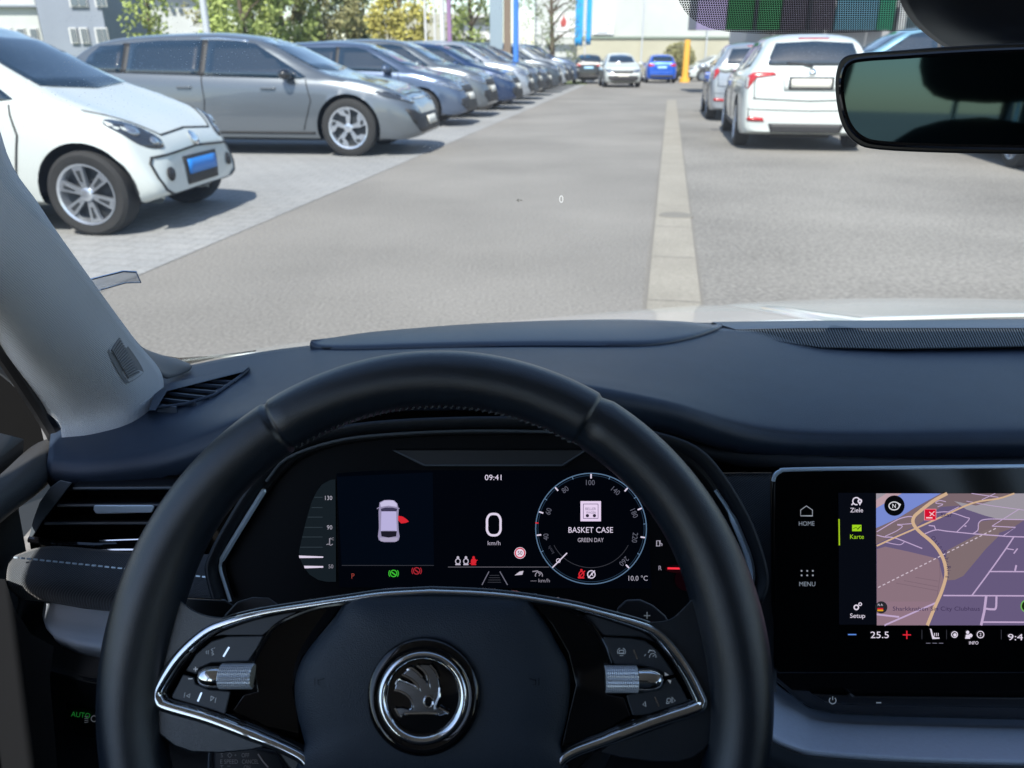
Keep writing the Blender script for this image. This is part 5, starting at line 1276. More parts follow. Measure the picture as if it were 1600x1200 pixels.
mp_.poly([(1480, 860), (1540, 828), (1562, 824), (1560, 838), (1540, 858), (1505, 900), (1492, 906), (1478, 907), (1476, 880)], C6, dz=.0001)
mp_.poly([(1530, 815), (1560, 811), (1600, 813), (1580, 826), (1552, 836), (1528, 832)], C5, dz=.00008)
def rd_(p, w_, c=ROAD, dz=.0003): mp_.stroke([(v.x, v.y) for v in crom([Vector(q) for q in p], 4)] if len(p) > 3 else p, w_, c, dz=dz)
for p, w_ in (([(1370, 831), (1395, 816), (1407, 810), (1420, 807), (1427, 808)], 1.5), ([(1370, 836), (1382, 839), (1400, 841), (1441, 857)], 1.6), ([(1383, 838), (1402, 829), (1410, 822), (1402, 820), (1427, 818)], 1.2), ([(1383, 847), (1397, 850), (1407, 851), (1413, 847)], 1.2),
              ([(1445, 834), (1462, 828), (1480, 830), (1520, 834)], 1.6), ([(1462, 828), (1460, 822), (1451, 821)], 1.5), ([(1520, 834), (1528, 828), (1530, 816), (1545, 811), (1600, 812), (1790, 813)], 1.5), ([(1495, 831), (1514, 812), (1508, 808), (1482, 800), (1460, 801)], 1.4), ([(1507, 822), (1510, 822)], 2),
              ([(1520, 834), (1560, 837), (1600, 839), (1790, 842)], 1.8), ([(1550, 822), (1587, 824), (1568, 837)], 1.4), ([(1550, 822), (1593, 795)], 1.2), ([(1465, 792), (1473, 788), (1462, 786), (1468, 782), (1478, 784)], 1.2), ([(1482, 800), (1498, 792)], 1.2), ([(1534, 781), (1555, 771)], 1.2), ([(1518, 771), (1560, 777)], 1.2), ([(1510, 783), (1548, 790), (1600, 797)], 1),
              ([(1584, 839), (1572, 857), (1545, 895), (1519, 930)], 2.2), ([(1571, 857), (1584, 859)], 1.6), ([(1590, 857), (1584, 865)], 2), ([(1545, 893), (1790, 894)], 2), ([(1588, 883), (1586, 892)], 2.8), ([(1474, 930.5), (1600, 931), (1790, 932)], 2.2),
              ([(1541, 931), (1538, 955), (1533, 977)], 4), ([(1557, 932), (1556, 950), (1550, 952), (1540, 951)], 3.2), ([(1536, 972), (1790, 973)], 2.4), ([(1462, 942), (1430, 956), (1382, 977)], 2.6), ([(1370, 960), (1405, 964)], 2.8)): rd_(p, w_)
rd_([(1370, 853), (1400, 839), (1430, 826), (1470, 808), (1520, 786), (1560, 779), (1585, 771)], 2.6, MAIN, .0004)
rd_([(1480, 771), (1458, 783), (1436, 800), (1428, 808), (1427, 818), (1436, 830), (1455, 846), (1468, 862), (1476, 880), (1478, 900), (1471, 925), (1460, 950), (1449, 977)], 5.2, MAIN, .0005)
x, y = 1372, 918
while x < 1555:
    mp_.stroke([(x, y), (x+4, y-2)], 1.6, em('#c9b9c6'), dz=.0003); x += 7.2; y -= 3.62
for p in ([(1400, 911), (1465, 923)], [(1412, 907), (1465, 917)], [(1430, 902), (1466, 908)], [(1468, 875), (1469, 900), (1463, 940)]): mp_.stroke(p, .8, em('#75606c'), dz=.0002)
DK = em('#3c3152'); LTX = em('#d3bfe0')
def outl(t, x, y, h, w_=None, rot=0):
    mp_.text(t, x, y, h, DK, w=w_, rot=rot, dz=.0008)
outl('Star', 1479, 804.5, 6.2, 18)
for ch, x, y, ro in (('O', 1458.5, 841, -40), ('t', 1463, 846, -45), ('t', 1466.5, 850, -48), ('o', 1470.5, 854.5, -52), ('-', 1473.5, 858, -56), ('S', 1475.5, 862.5, -62), ('u', 1477.5, 868, -68), ('h', 1479.5, 873.5, -74), ('r', 1480.8, 878, -78), ('-', 1481.3, 882, -80), ('R', 1482.3, 887, -84), ('i', 1482.5, 891.5, -88), ('n', 1482.3, 896, -92), ('g', 1481.5, 901.5, -98)):
    k = 1.0 if ch in 'OSRthi' else .78
    mp_.text(ch, x, y, 6.4*k, DK, rot=ro, dz=.0008)
outl('Sharkknaben Sin City Clubhaus', 1463, 951, 6.3, 136)
mp_.poly([(1444, 795), (1463, 795), (1463, 813), (1444, 813)], em('#e58a9a'), dz=.0008); mp_.poly([(1445, 796), (1462, 796), (1462, 812), (1445, 812)], em('#d01030'), dz=.001); mp_.stroke([(1447, 809), (1457, 809)], 2, em('#f0c8d0'), dz=.0012)
for p in ([(1452, 800), (1456, 803)], [(1456, 803), (1460, 799)], [(1456, 803), (1453, 806)], [(1456, 803), (1460, 806)]): mp_.stroke(p, 1.2, em('#f0c8d0'), dz=.0012)
mp_.disc(1397.5, 790, 16, em('#07080c'), dz=.0008); mp_.ring(1397, 790.5, 8, 1.6, em('#d5d5dc'), dz=.0011, ry=6.2); mp_.poly([(1403, 785), (1408, 788), (1405, 793)], em('#d5d5dc'), dz=.0011); mp_.text('N', 1397, 790.5, 6.2, em('#e5e5ec'), dz=.0012)
mp_.disc(1377, 949, 9.5, em('#24262b'), dz=.0008); mp_.poly([(1371, 950), (1380, 950), (1380, 952.5), (1371, 952.5)], em('#d02030'), dz=.0011); mp_.poly([(1371, 952.5), (1380, 952.5), (1380, 955), (1371, 955)], em('#d8a020'), dz=.0011); mp_.text('N A', 1375.5, 945, 3.4, WT, dz=.0011)
mp_.disc(1605, 947, 10.5, em('#6fae5a'), dz=.0008); mp_.disc(1605, 947, 8.5, em('#16260f'), dz=.001)
mp_.build('map_view', inf, fix=False)
a = Art(PI, .0008)
a.stroke([(1325, 991.5), (1338, 991.5)], 1.8, em('#5b87d8')); a.text('25.5', 1374.5, 992, 10, WT, w=28.5)
a.stroke([(1410.5, 992), (1423.5, 992)], 1.7, em('#e0283a')); a.stroke([(1417, 985.5), (1417, 998.5)], 1.7, em('#e0283a'))
for x in (1440.5, 1479, 1564.5): a.stroke([(x, 984), (x, 999)], .9, DIM2)
a.poly([(1453, 982), (1455.5, 983), (1458, 993), (1461, 996), (1468, 996), (1468, 998), (1457, 998.5)], WT); 
for i in range(3): a.stroke([(1460+i*3, 989), (1460+i*3, 994)], 1, WT)
for i in range(3): a.stroke([(1447+i*10, 1005), (1454+i*10, 1005)], 1, DIM)
a.ring(1491.5, 991.5, 4.6, 1.3, WT); a.disc(1492, 992, 2.6, WT); a.disc(1512, 988, 2.6, WT); a.poly([(1508, 998), (1509.5, 991.5), (1514, 991.5), (1516, 998)], WT); a.disc(1516.5, 993, 3, WT)
a.ring(1532, 991.5, 5.2, 1.3, WT); a.text('2', 1532, 991.5, 5, WT); a.text('INFO', 1521.5, 1004.5, 4.8, WT, w=14.5)
a.text('9:41', 1590, 995.5, 9.5, WT, w=30)
a.build('climate_bar', inf, fix=False)
# ---- silver console trim
TC = .60
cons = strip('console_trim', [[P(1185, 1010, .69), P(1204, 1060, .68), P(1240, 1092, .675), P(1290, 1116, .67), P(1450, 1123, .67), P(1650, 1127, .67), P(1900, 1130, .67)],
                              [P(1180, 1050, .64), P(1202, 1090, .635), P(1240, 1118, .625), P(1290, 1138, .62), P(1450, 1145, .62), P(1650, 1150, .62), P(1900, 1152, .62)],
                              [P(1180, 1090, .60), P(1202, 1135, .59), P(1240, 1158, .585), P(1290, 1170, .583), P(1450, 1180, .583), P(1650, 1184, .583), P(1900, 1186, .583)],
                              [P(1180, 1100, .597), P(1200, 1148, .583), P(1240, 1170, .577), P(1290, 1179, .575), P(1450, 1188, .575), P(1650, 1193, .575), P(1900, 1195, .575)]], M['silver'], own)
c2 = strip('console_edge', [[P(1180, 1101, .601), P(1200, 1149, .588), P(1240, 1171, .581), P(1290, 1180, .579), P(1450, 1189, .579), P(1650, 1194, .579), P(1900, 1196, .579)],
                            [P(1180, 1140, .60), P(1200, 1180, .59), P(1245, 1200, .585), P(1300, 1215, .583), P(1450, 1225, .583), P(1650, 1228, .583), P(1900, 1230, .583)],
                            [P(1180, 1160, .62), P(1200, 1200, .61), P(1245, 1220, .605), P(1300, 1235, .60), P(1450, 1245, .60), P(1650, 1250, .60), P(1900, 1250, .60)]], M['grey'], cons)
# ---- mirror
PM = PL(P(1450, 155, .50), radians(1.5), yaw=radians(-25))
mo = [(1306, 150), (1307, 112), (1318, 90), (1345, 83), (1400, 79), (1480, 73), (1600, 67), (1800, 62), (1870, 68), (1885, 90), (1885, 210), (1870, 235), (1800, 243), (1600, 241), (1480, 239), (1375, 234), (1338, 224), (1316, 196)]
mo = [(v.x, v.y) for v in crom([Vector(p) for p in mo], 4, True)]
mir = plate(PM, mo, -.030, 0, M['satin'], 'rear_view_mirror', own, bevel=.004)
cx, cy = 1590, 156
mi_ = [(cx+(x-cx)*.965, cy+(y-cy)*.87) for x, y in mo]
M['mirg'] = mat('mirror_glass', (.045, .085, .10), .03, metal=1)
s = MB(); s.add([PM.pt(x, y, .0008) for x, y in mi_], [tuple(range(len(mi_)))], M['mirg']); s.build('mirror_glass', mir, fix=False)
s = MB(); s.tube([PM.pt(x, y, .0) for x, y in mi_], .0018, M['gloss'], n=6, closed=True); s.build('mirror_bezel', mir)
# sensor housing above
hs = [[P(1400, -60, .52), P(1500, -60, .48), P(1620, -60, .47), P(1900, -60, .48)],
      [P(1408, -5, .53), P(1500, -10, .50), P(1620, -10, .49), P(1900, -10, .50)],
      [P(1428, 30, .545), P(1510, 25, .515), P(1620, 20, .505), P(1900, 20, .51)],
      [P(1460, 58, .56), P(1530, 52, .53), P(1620, 45, .52), P(1900, 45, .52)],
      [P(1487, 74, .57), P(1550, 72, .55), P(1620, 70, .54), P(1900, 66, .54)],
      [P(1500, 80, .60), P(1560, 85, .59), P(1620, 85, .58), P(1900, 80, .58)]]
hous = strip('mirror_sensor_housing', hs, mat('housing_plastic', (.016, .017, .018), .45), own)
s = MB(); s.tube(crom([P(1522, 68, .545), P(1545, 61, .535), P(1600, 58, .528), P(1700, 57, .525)], 4), .0008, M['gloss'], n=5); s.build('cover_gap', hous)
# ---- steering wheel
WT_ = radians(32)
HUBP = P(679, 1063, .428)
PWp = PL(HUBP, WT_, radians(-1.1))
Rr, rr_ = .170, .0168
def rimpt(a, b, k=1.0):
    d = PWp.x*cos(a)+PWp.u*sin(a); aa = math.degrees(a) % 360
    g = 0.0
    for c in (168, 12): g += .0035*math.exp(-(((aa-c+180) % 360-180)/16)**2)     # thumb bulge
    r = rr_*k+g*.5
    for c in SE: r -= .0016*math.exp(-((aa-c)/.55)**2)
    e = 1.12
    return HUBP+d*(Rr-g*.6+r*cos(b)*1.0)+PWp.n*(r*sin(b)*e)
def angpx(px, py):
    q = PWp.pt(px, py)-HUBP; return math.degrees(math.atan2(q.dot(PWp.u), q.dot(PWp.x))) % 360
SE = [angpx(432, 655), angpx(930, 640), 250, 290]
angs = []
a_ = 0.0
while a_ < 360:
    angs.append(a_); a_ += .35 if any(abs(a_-c) < 1.6 for c in SE) else 2.2
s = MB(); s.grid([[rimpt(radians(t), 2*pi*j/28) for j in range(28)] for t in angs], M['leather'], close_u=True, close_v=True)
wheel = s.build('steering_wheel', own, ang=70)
s = MB(); 
lo, hi = angpx(905, 690), angpx(455, 700)
for i in range(46):
    t0 = lo+(hi-lo)*i/46; t1 = t0+(hi-lo)/46*.5
    s.tube([rimpt(radians(t0), pi*.93, 1.02), rimpt(radians(t1), pi*.99, 1.03)], .00055, M['stitch'], n=5)
s.build('stitching', wheel, fix=False)['kind'] = 'stuff'
def wpl(pts, o0, o1, m, name, par=None, bevel=.0015, sm=0):
    return plate(PWp, pts, o0, o1, m, name, par or wheel, bevel=bevel, smooth_n=sm)
mir_ = lambda pts: [(1342-x, y) for x, y in pts][::-1]
# leather flares where rim and spokes join
spL = [(240, 900), (262, 915), (284, 940), (312, 958), (350, 965), (395, 958), (345, 985), (310, 1010), (285, 1035), (262, 1072), (262, 1105), (340, 1135), (420, 1165), (300, 1175), (235, 1130), (214, 1060), (216, 960)]
spR = [(1103, 905), (1086, 930), (1068, 950), (1046, 968), (1010, 972), (980, 968), (1020, 990), (1045, 1012), (1062, 1040), (1082, 1078), (1088, 1112), (1010, 1145), (940, 1175), (1060, 1190), (1115, 1150), (1138, 1060), (1136, 960)]
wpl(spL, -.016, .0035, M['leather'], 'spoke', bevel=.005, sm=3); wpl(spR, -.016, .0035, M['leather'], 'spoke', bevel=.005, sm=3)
# dark carrier behind trims
car_ = [(545, 938), (672, 930), (850, 938), (930, 956), (1010, 984), (1050, 1018), (1074, 1056), (1096, 1100), (1020, 1136), (930, 1172), (880, 1230), (470, 1230), (425, 1168), (330, 1128), (250, 1098), (247, 1075), (275, 1032), (318, 992), (355, 976), (430, 954)]
wpl(car_, -.034, -.0225, M['satin'], 'wheel_carrier', bevel=.002)
# chrome spoke surround
chL = [(672, 925), (600, 929), (550, 936), (490, 945), (410, 958), (355, 973), (320, 989), (280, 1026), (252, 1068), (246, 1084), (250, 1096), (262, 1104), (330, 1124), (410, 1155), (450, 1172), (474, 1186), (486, 1205)]
chR = [(672, 925), (750, 928), (820, 935), (900, 949), (960, 965), (1010, 981), (1032, 995), (1052, 1018), (1074, 1050), (1092, 1085), (1096, 1098), (1086, 1107), (1020, 1129), (944, 1158), (900, 1174), (878, 1188), (868, 1205)]
for pts in (chL, chR):
    s = MB(); c_ = crom([PWp.pt(x, y, .004) for x, y in pts], 5); n_ = len(c_)
    rad = [.0014+.0020*min(1, max(0, (i/n_-.22)/.2))*(1 if i/n_ < .8 else .75) for i in range(n_)]
    s.tube(c_, rad, M['chrome'], n=12); s.build('spoke_trim', wheel)
    s = MB(); s.tube([p-PWp.n*.004 for p in c_], [r+.0016 for r in rad], M['gloss'], n=10); s.build('trim_backing', wheel)
# grained upper panels between chrome and buttons
upL = [(545, 942), (488, 952), (412, 966), (362, 980), (335, 996), (350, 991), (414, 991), (424, 981), (452, 963), (500, 948)]
upR = [(900, 955), (958, 972), (1004, 987), (1018, 998), (1000, 994), (945, 993), (935, 984), (908, 968)]
M['panelb'] = mat('button_soft', (.032, .037, .046), .42)
wpl([(405, 963), (362, 977), (332, 995), (345, 992), (410, 992), (424, 981), (470, 957), (530, 943), (545, 940), (480, 950)], -.004, .0006, M['panelb'], 'spoke_panel', bevel=.001)
wpl([(897, 953), (958, 970), (1004, 986), (1026, 1004), (1000, 995), (942, 993), (925, 975), (900, 960)], -.004, .0006, M['panelb'], 'spoke_panel', bevel=.001)
# gloss black inner spoke
glL = [(545, 944), (500, 950), (452, 966), (424, 984), (404, 1014), (396, 1036), (402, 1080), (380, 1086), (362, 1112), (420, 1150), (470, 1175), (466, 1120), (458, 1075), (470, 1030), (510, 980), (548, 946)]
glR = [(826, 940), (860, 945), (905, 960), (925, 982), (942, 1005), (955, 1034), (948, 1085), (975, 1090), (985, 1118), (930, 1150), (876, 1172), (888, 1120), (900, 1070), (888, 1020), (862, 975), (835, 944)]
for pts, xe in ((glL, 396), (glR, 954)):
    off = lambda x: .001-(.022 if xe < 600 else .003)*min(1, abs(x-xe)/150)
    s = MB(); s.prism([PWp.pt(x, y, off(x)-.02) for x, y in pts], [PWp.pt(x, y, off(x)) for x, y in pts], M['gloss']); s.build('inner_spoke', wheel, bevel=.0015)
for pts in ([(545, 942), (500, 948), (455, 964), (426, 982), (406, 1014), (396, 1034)], [(870, 947), (905, 958), (928, 982), (944, 1008), (954, 1036)]):
    s = MB(); s.tube(crom([PWp.pt(x, y, .0012) for x, y in pts], 4), .0013, M['gloss'], n=8); s.build('panel_lip', wheel)
M['btn'] = mat('button_face', (.040, .046, .055), .40)
bU_L = [(290, 1048), (306, 1022), (330, 1002), (356, 994), (413, 993), (402, 1014), (388, 1034), (330, 1036), (312, 1044), (308, 1054)]
bD_L = [(286, 1053), (268, 1088), (270, 1098), (298, 1108), (352, 1118), (361, 1080), (326, 1077), (306, 1068), (304, 1058)]
bU_R = [(942, 995), (985, 997), (1008, 1001), (1028, 1016), (1044, 1038), (1054, 1054), (1038, 1056), (1030, 1048), (1008, 1041), (960, 1038), (952, 1020)]
bD_R = [(1056, 1058), (1066, 1076), (1078, 1098), (1074, 1106), (1030, 1116), (988, 1118), (978, 1086), (1000, 1082), (1030, 1078), (1040, 1064)]
for b_ in (bU_L, bD_L, bU_R, bD_R): wpl(b_, -.004, .002, M['btn'], 'button_pad', bevel=.0009)
# roller caps and knurled rollers
M['knurl'] = mat('knurled_metal', (.78, .82, .88), .3, metal=.55)
def roller(x0, x1, y, rpx, cap0, cap1):
    k = .428/FPX; rad = rpx*k
    A = PWp.pt(x0, y, .004); B = PWp.pt(x1, y+(.0), .004); ax = (B-A).normalized(); e1 = PWp.n; e2 = ax.cross(e1).normalized(); nn = 44; ns = 16
    s = MB(); rings = []
    for i in range(ns*2+1):
        p = A.lerp(B, i/(ns*2)); r0 = rad*(1 if i % 2 else .93)
        if i in (0, ns*2): r0 = rad*.9
        rings.append([p+(e1*cos(2*pi*j/nn)+e2*sin(2*pi*j/nn))*r0*(1 if j % 2 else .94) for j in range(nn)])
    s.grid(rings, M['knurl'], close_v=True)
    k0 = len(s.v); s.add([*rings[0]], [tuple(range(nn))], M['dchrome']); s.add([*rings[-1]], [tuple(range(nn))], M['dchrome'])
    s.build('scroll_wheel', wheel, ang=20)
    s = MB(); A = PWp.pt(cap0, y+1, .003); B = PWp.pt(cap1, y+1, .0045); rings = []
    for i in range(13):
        f = i/12; r0 = rad*.88*math.sqrt(max(.0, 1-f**3.0))*(.92+.08*f)+.0002; p = A.lerp(B, f)
        rings.append([p+(e1*cos(2*pi*j/20)*.85+e2*sin(2*pi*j/20))*r0 for j in range(20)])
    s.grid(rings, M['chrome'], close_v=True); s.build('roller_cap', wheel)
roller(345, 396, 1056.5, 19.5, 344, 308)
roller(945, 996, 1061, 20.5, 997, 1037)
# printed symbols
a = Art(PWp, .0022); W = M['print']
W2 = mat('printed_white_glow', (.75, .77, .8), .5, emit=(.7, .75, .8), es=.08)  # white print brightened by a small added emission, not backlit
a.stroke([(302, 1045.5), (309, 1045.5)], 1.6, W2); a.stroke([(305.5, 1042), (305.5, 1049)], 1.6, W2); a.stroke([(294, 1060.5), (301, 1060.5)], 1.6, W2)
for p in ([(358, 1011), (349, 1026)], [(315, 1082), (309, 1096)]): a.stroke(p, 2.6, M['chrome'])
a.poly([(290.5, 1087), (297.5, 1083.5), (296, 1090.5)], M['print']); a.poly([(292.3, 1087), (296.3, 1085), (295.4, 1089)], M['btn'], dz=.0002); a.stroke([(289, 1082), (287.5, 1090)], .9, W)
a.poly([(335.5, 1090), (329.5, 1087), (328.5, 1096)], M['print']); a.poly([(333.8, 1090.3), (330.3, 1088.8), (329.6, 1093.6)], M['btn'], dz=.0002); a.stroke([(337.5, 1090), (336, 1098)], .9, W)
a.build('button_symbol', wheel, fix=False); a = Art(PWp, .0022)
a.stroke([(333, 1013), (330, 1015), (333, 1018), (331, 1020), (334, 1022), (331, 1024)], .9, W); a.stroke([(336, 1012), (334, 1013)], .8, W)
for dx in (0, 3): a.stroke([(326-dx, 1016+dx*.3), (325-dx, 1019), (326-dx, 1022)], .8, W)
a.build('button_symbol', wheel, fix=False); a = Art(PWp, .0022)
a.ring(971, 1018.5, 6.3, .9, W, a0=-30, a1=70); a.ring(971, 1018.5, 6.3, .9, W, a0=110, a1=210); a.stroke([(967, 1021), (968, 1016), (974, 1016), (975, 1021), (967, 1021)], 1.2, W); a.stroke([(968, 1024.5), (974, 1024.5)], .9, W)
for p in ([(990, 1015), (996, 1030)], [(1023, 1089), (1030, 1104)]): a.stroke(p, 2.0, M['chrome'])
a.ring(1020, 1026, 5, .9, W, a0=-20, a1=200); a.stroke([(1013, 1020), (1015, 1016), (1022, 1017), (1024, 1020)], 1.2, W); a.stroke([(1009, 1022), (1007, 1025)], .9, W); a.stroke([(1020, 1026), (1023, 1023)], .9, W)
a.build('button_symbol', wheel, fix=False); a = Art(PWp, .0022)
a.poly([(1038.5, 1050), (1045.5, 1055), (1038.5, 1056)], W2); a.build('button_symbol', wheel, fix=False); a = Art(PWp, .0022)
a.poly([(1042.5, 1062), (1049, 1063), (1047.5, 1068.5)], W2)
a.build('button_symbol', wheel, fix=False); a = Art(PWp, .0022)
a.stroke([(1008, 1096), (1004.5, 1101), (1009, 1104)], .9, W, closed=True); a.ring(1045, 1094, 3, .9, W); a.stroke([(1042, 1096), (1041, 1099), (1046, 1099)], .9, W); a.stroke([(1050, 1089), (1055, 1095), (1050, 1098)], .9, W, closed=True)
a.build('button_symbol', wheel, fix=False)
# airbag pad
padL = [(548, 934), (525, 962), (505, 986), (484, 1012), (470, 1034), (461, 1062), (461, 1092), (466, 1122), (476, 1162), (490, 1230)]
padR = [(860, 1230), (876, 1162), (886, 1122), (890, 1092), (891, 1062), (886, 1034), (872, 1008), (856, 978), (836, 950), (820, 934)]
padT = [(750, 929), (672, 927), (600, 929)]
outline = crom([Vector((x, y, 0)) for x, y in padL+padR+padT], 3, True)
c0 = Vector((674, 1080, 0))
def padring(f, off):
    return [PWp.pt(c0.x+(v.x-c0.x)*f, c0.y+(v.y-c0.y)*f, off) for v in outline]
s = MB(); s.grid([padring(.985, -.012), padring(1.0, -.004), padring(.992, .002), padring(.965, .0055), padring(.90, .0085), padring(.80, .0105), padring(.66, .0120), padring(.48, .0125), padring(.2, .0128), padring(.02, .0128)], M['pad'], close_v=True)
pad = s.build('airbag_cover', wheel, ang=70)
a = Art(PWp, .0118)
for sx, mk in ((496, 1), (838, -1)):
    a.stroke([(sx-4*mk, 1059), (sx-4*mk, 1071)], .8, M['black']); a.stroke([(sx+1*mk, 1061), (sx+1*mk, 1070), (sx+5*mk, 1070)], .8, M['black']); a.stroke([(sx+1*mk, 1063), (sx+6*mk, 1062), (sx+11*mk, 1060)], .8, M['black'])
a.build('horn_symbol', wheel, fix=False)
# emblem
ex, ey = 662, 1087
def lathe(pl, x, y, prof, m, name, par, n=64):
    k = .425/FPX; cpt = pl.pt(x, y, .0128); s = MB()
    s.grid([[cpt+(pl.x*cos(2*pi*i/n)+pl.u*sin(2*pi*i/n))*(r_*k)+pl.n*z for r_, z in prof] for i in range(n)], m, close_u=True); return s.build(name, par, ang=50)
emb = lathe(PWp, ex, ey, [(86, -.004), (86, .0015), (84, .0030), (78, .0040), (70, .0038), (64, .0025), (63, .0010), (1, .0010)], M['gloss'], 'emblem', wheel)
lathe(PWp, ex, ey, [(68, .0026), (67, .0048), (64, .0058), (59, .0056), (55, .0040), (54, .0012)], M['chrome'], 'emblem_ring', wheel)
def ept(x, y): return ((x/5)+500, (y/5)+960)
bird = [(820, 770), (660, 775), (640, 800), (610, 790), (580, 735), (640, 730), (700, 748), (720, 735), (722, 700), (705, 660), (670, 625), (620, 600), (580, 592), (592, 545), (610, 512), (660, 528), (730, 558), (770, 580), (755, 545), (700, 500), (640, 470), (680, 435), (712, 418), (760, 450), (800, 490), (850, 548), (845, 500), (810, 440), (758, 400), (800, 392), (860, 395), (900, 440), (925, 500), (935, 570), (930, 640), (905, 700), (898, 738), (930, 728), (1005, 770), (930, 795), (915, 775)]
s = MB(); q = [ept(*p) for p in bird]
s.prism([PWp.pt(x, y, .0140) for x, y in q], [PWp.pt(x, y, .0160) for x, y in q], M['dchrome']); s.build('winged_arrow', wheel, bevel=.0007)
s = MB(); s.tube([PWp.pt(x, y, .0160) for x, y in [ept(848+34*cos(2*pi*i/24), 682+44*sin(2*pi*i/24)) for i in range(24)]], .0006, M['chrome'], n=6, closed=True)
for seg in ([(592, 545), (610, 512), (660, 528), (730, 558), (770, 580)], [(640, 470), (700, 500), (755, 545), (770, 580)], [(758, 400), (810, 440), (845, 500), (850, 548)], [(580, 592), (620, 600), (670, 625), (705, 660), (722, 700), (720, 735), (700, 748)], [(935, 570), (930, 640), (905, 700), (898, 738)], [(1005, 770), (930, 728)], [(680, 435), (712, 418), (760, 450), (800, 490)], [(660, 775), (820, 770), (915, 775)], [(580, 735), (610, 790), (640, 800)], [(860, 395), (900, 440), (925, 500)]):
    s.tube(crom([PWp.pt(*ept(x, y), .0162) for x, y in seg], 3), .0007, M['chrome'], n=6)
s.add([PWp.pt(*ept(848+32*cos(2*pi*i/24), 682+42*sin(2*pi*i/24)), .0163) for i in range(24)], [tuple(range(24))], M['gloss'])
s.build('emblem_edge', wheel)
# shift paddles, column cover, stalks
PS = PL(PWp.pt(672, 1050, -.035), WT_)
for pts, sym in (([(338, 985), (352, 960), (370, 940), (395, 933), (420, 934), (436, 945), (440, 985)], [[(373, 957), (382, 957)]]),
                 ([(958, 985), (964, 950), (978, 937), (1000, 936), (1020, 945), (1040, 962), (1052, 985)], [[(1006, 962), (1016, 962)], [(1011, 956), (1011, 967)]])):
    pd = plate(PS, pts, -.004, 0, mat('paddle_grey', (.045, .047, .055), .4), 'shift_paddle', wheel, bevel=.0015)
    a = Art(PS, .0006)
    for st in sym: a.stroke(st, 1.4, M['print'])
    a.build('paddle_symbol', wheel, fix=False)
cs = plate(PS, [(430, 965), (470, 948), (560, 936), (680, 931), (800, 934), (900, 944), (975, 965), (990, 1100), (900, 1300), (480, 1300), (400, 1100)], -.06, -.012, M['ddark'], 'column_cover', own, bevel=.006)
PSt = PL(P(390, 1185, .52), radians(30))
st = plate(PSt, [(332, 1230), (332, 1178), (338, 1166), (350, 1161), (400, 1166), (440, 1176), (455, 1190), (460, 1230)], -.014, 0, mat('stalk_black', (.016, .016, .018), .4), 'indicator_stalk', own, bevel=.003)
s = MB(); s.tube(crom([PSt.pt(x, y, .0) for x, y in ((326, 1225), (327, 1180), (333, 1168), (340, 1165))], 3), .0009, M['grey'], n=6); s.build('stalk_edge', st)
a = Art(PSt, .0008); G2 = mat('faded_print_glow', (.16, .16, .17), .6, emit=(.3, .3, .33), es=.06)  # stalk print lifted by a weak added glow
a.text('S', 346.5, 1180, 6.5, G2); a.text('OFF', 383.5, 1180, 6.5, G2, w=12); a.text('E SPEED', 358, 1190, 6.5, G2, w=27.5); a.text('CANCEL', 391, 1190, 6.5, G2, w=26); a.text('T', 346.5, 1199, 6.5, G2); a.text('ON', 386, 1199, 6.5, G2, w=10)
a.stroke([(359, 1176), (362.5, 1180), (359, 1184), (355.5, 1180)], .8, G2, closed=True); a.text('+', 368, 1180, 5, G2); a.stroke([(403, 1178), (411, 1190), (419, 1199)], 2.4, G2); a.stroke([(355, 1197), (360, 1197)], .8, G2)
a.build('stalk_lettering', st, fix=False)
# instrument stalk symbol left of cluster
a = Art(PS, -.012); s = plate(PS, [(280, 935), (352, 938), (372, 950), (340, 975), (280, 965)], -.02, -.012, M['satin'], 'column_switch', own)
a2 = Art(PS, -.0112); a2.stroke([(292, 953), (296, 957), (303, 960), (305, 957), (301, 953), (295, 951)], 1.1, M['print'], closed=True); a2.build('switch_symbol', s, fix=False)
s = MB(); s.tube([P(270, 934, .57), P(352, 939, .575)], .0011, M['dchrome'], n=6); s.build('chrome_line', own)

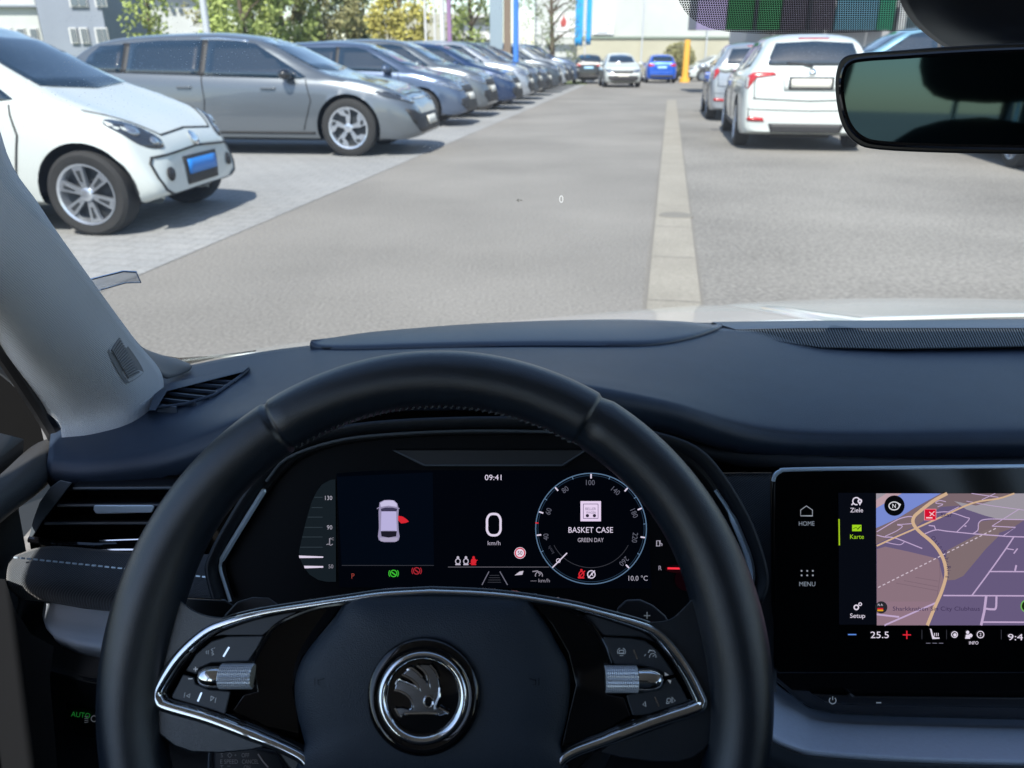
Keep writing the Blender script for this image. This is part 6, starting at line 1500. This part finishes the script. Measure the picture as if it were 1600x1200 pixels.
# ---- cabin shell (shades the interior, shows in the mirror)
zc = CAMH
def bx(name, c, d, m, par=own, bevel=0): s = MB(); s.box(c, d, m); return s.build(name, par, bevel=bevel)
s = MB(); s.grid(loft([[Vector((x, y, zc+z)) for x in (-.41, 0, .32, .64, 1.05)] for y, z in ((.40, .225), (.1, .275), (-.6, .30), (-1.5, .27), (-2.1, .18))], 5, 4), M['roofl']); s.build('roof_lining', own, solid=.03)
s = MB(); s.grid(loft([[Vector((x, y, zc+z)) for x in (-.43, 0, .32, .64, 1.07)] for y, z in ((.43, .255), (.1, .31), (-.6, .335), (-1.5, .30), (-2.12, .21))], 5, 4), PAINT['white']); s.build('roof', own, solid=.01)
for sg, X in ((-1, -.44), (1, 1.08)):
    s = MB(); s.grid(loft([[Vector((X+sg*.0+.0, y, zc-.30+.0)), Vector((X+sg*.03, y, zc-.45)), Vector((X+sg*.02, y, zc-.95))] for y in ((.60 if sg < 0 else 1.0), .2, -.5, -1.3, -2.2)], 3, 3), M['doorp']); s.build('side_panel', own, solid=.03)
    for y0, y1, z0 in ((-.55, -.50, -.30), (-1.75, -1.70, -.30)):
        s = MB(); a0 = Vector((X, y0, zc+z0)); a1 = Vector((X-sg*.06, y0-.06, zc+.25)); s.prism([a0+Vector((0, -.07, 0)), a0+Vector((0, .07, 0)), a1+Vector((0, .05, 0)), a1+Vector((0, -.05, 0))], [p+Vector((sg*.03, 0, 0)) for p in (a0+Vector((0, -.07, 0)), a0+Vector((0, .07, 0)), a1+Vector((0, .05, 0)), a1+Vector((0, -.05, 0)))], M['pillar']); s.build('door_pillar', own)
    s = MB(); s.prism([Vector((X-sg*.01, y, zc+.27)) for y in (.42, -2.1)]+[Vector((X+sg*.01, y, zc+.20)) for y in (-2.1, .42)], [Vector((X-sg*.01, y, zc+.27)) for y in (.42, -2.1)]+[Vector((X+sg*.01, y, zc+.20)) for y in (-2.1, .42)], M['roofl']); s.tube([Vector((X+sg*.005, y, zc+.245)) for y in (.44, -.5, -2.15)], .032, M['roofl'], n=10); s.build('roof_rail', own)
# right windscreen pillar
s = MB(); s.tube(crom([Vector((1.12, .80, zc-.32)), Vector((1.04, .60, zc-.05)), Vector((.96, .38, zc+.23))], 5), .045, M['pillar'], n=10); s.build('pillar_trim', own)
bx('floor', (.32, -.6, zc-.98), (1.6, 3.4, .04), M['black']); bx('firewall', (.32, .90, zc-.66), (1.6, .04, .6), M['black'])
bx('rear_wall', (.32, -2.25, zc-.35), (1.5, .05, 1.14), M['seat'])
for X in (-.46, 1.10): bx('rear_quarter', (X, -2.0, zc-.05), (.03, .5, .7), M['seat'])
for X in (-.05, .69):
    s = MB(); g = []
    for i, (z, hw, y, d) in enumerate(((-.75, .22, -.28, .10), (-.5, .25, -.33, .12), (-.25, .24, -.40, .11), (-.08, .17, -.44, .08), (-.04, .05, -.45, .05))):
        g.append([Vector((X+hw*cos(2*pi*j/20), y+d*.6*sin(2*pi*j/20), zc+z)) for j in range(20)])
    s.grid(g, M['seat'], close_v=True); s.add(g[-1], [tuple(range(20))], M['seat']); st_ = s.build('front_seat', own, sub=1)
    s = MB(); g = [[Vector((X+hw*cos(2*pi*j/20), -.45+.05*sin(2*pi*j/20), zc+z)) for j in range(20)] for z, hw in ((-.02, .06), (0, .12), (.08, .135), (.14, .10), (.155, .03))]
    s.grid(g, M['seat'], close_v=True); s.add(g[-1], [tuple(range(20))], M['seat']); s.add(g[0], [tuple(range(20))], M['seat']); s.build('headrest', st_, sub=1)
    s = MB()
    for dx in (-.05, .05): s.tube([(X+dx, -.45, zc-.10), (X+dx, -.45, zc+.02)], .006, M['chrome'])
    s.build('headrest_post', st_)
s = MB(); g = [[Vector((.32+hw*(j/10-.5)*2, y, zc+z)) for j in range(11)] for z, y, hw in ((-.8, -1.35, .62), (-.55, -1.40, .62), (-.25, -1.52, .60), (-.10, -1.60, .55), (-.12, -1.72, .55), (-.6, -1.72, .6))]
s.grid(g, M['seat']); s.build('rear_bench', own, solid=.01)
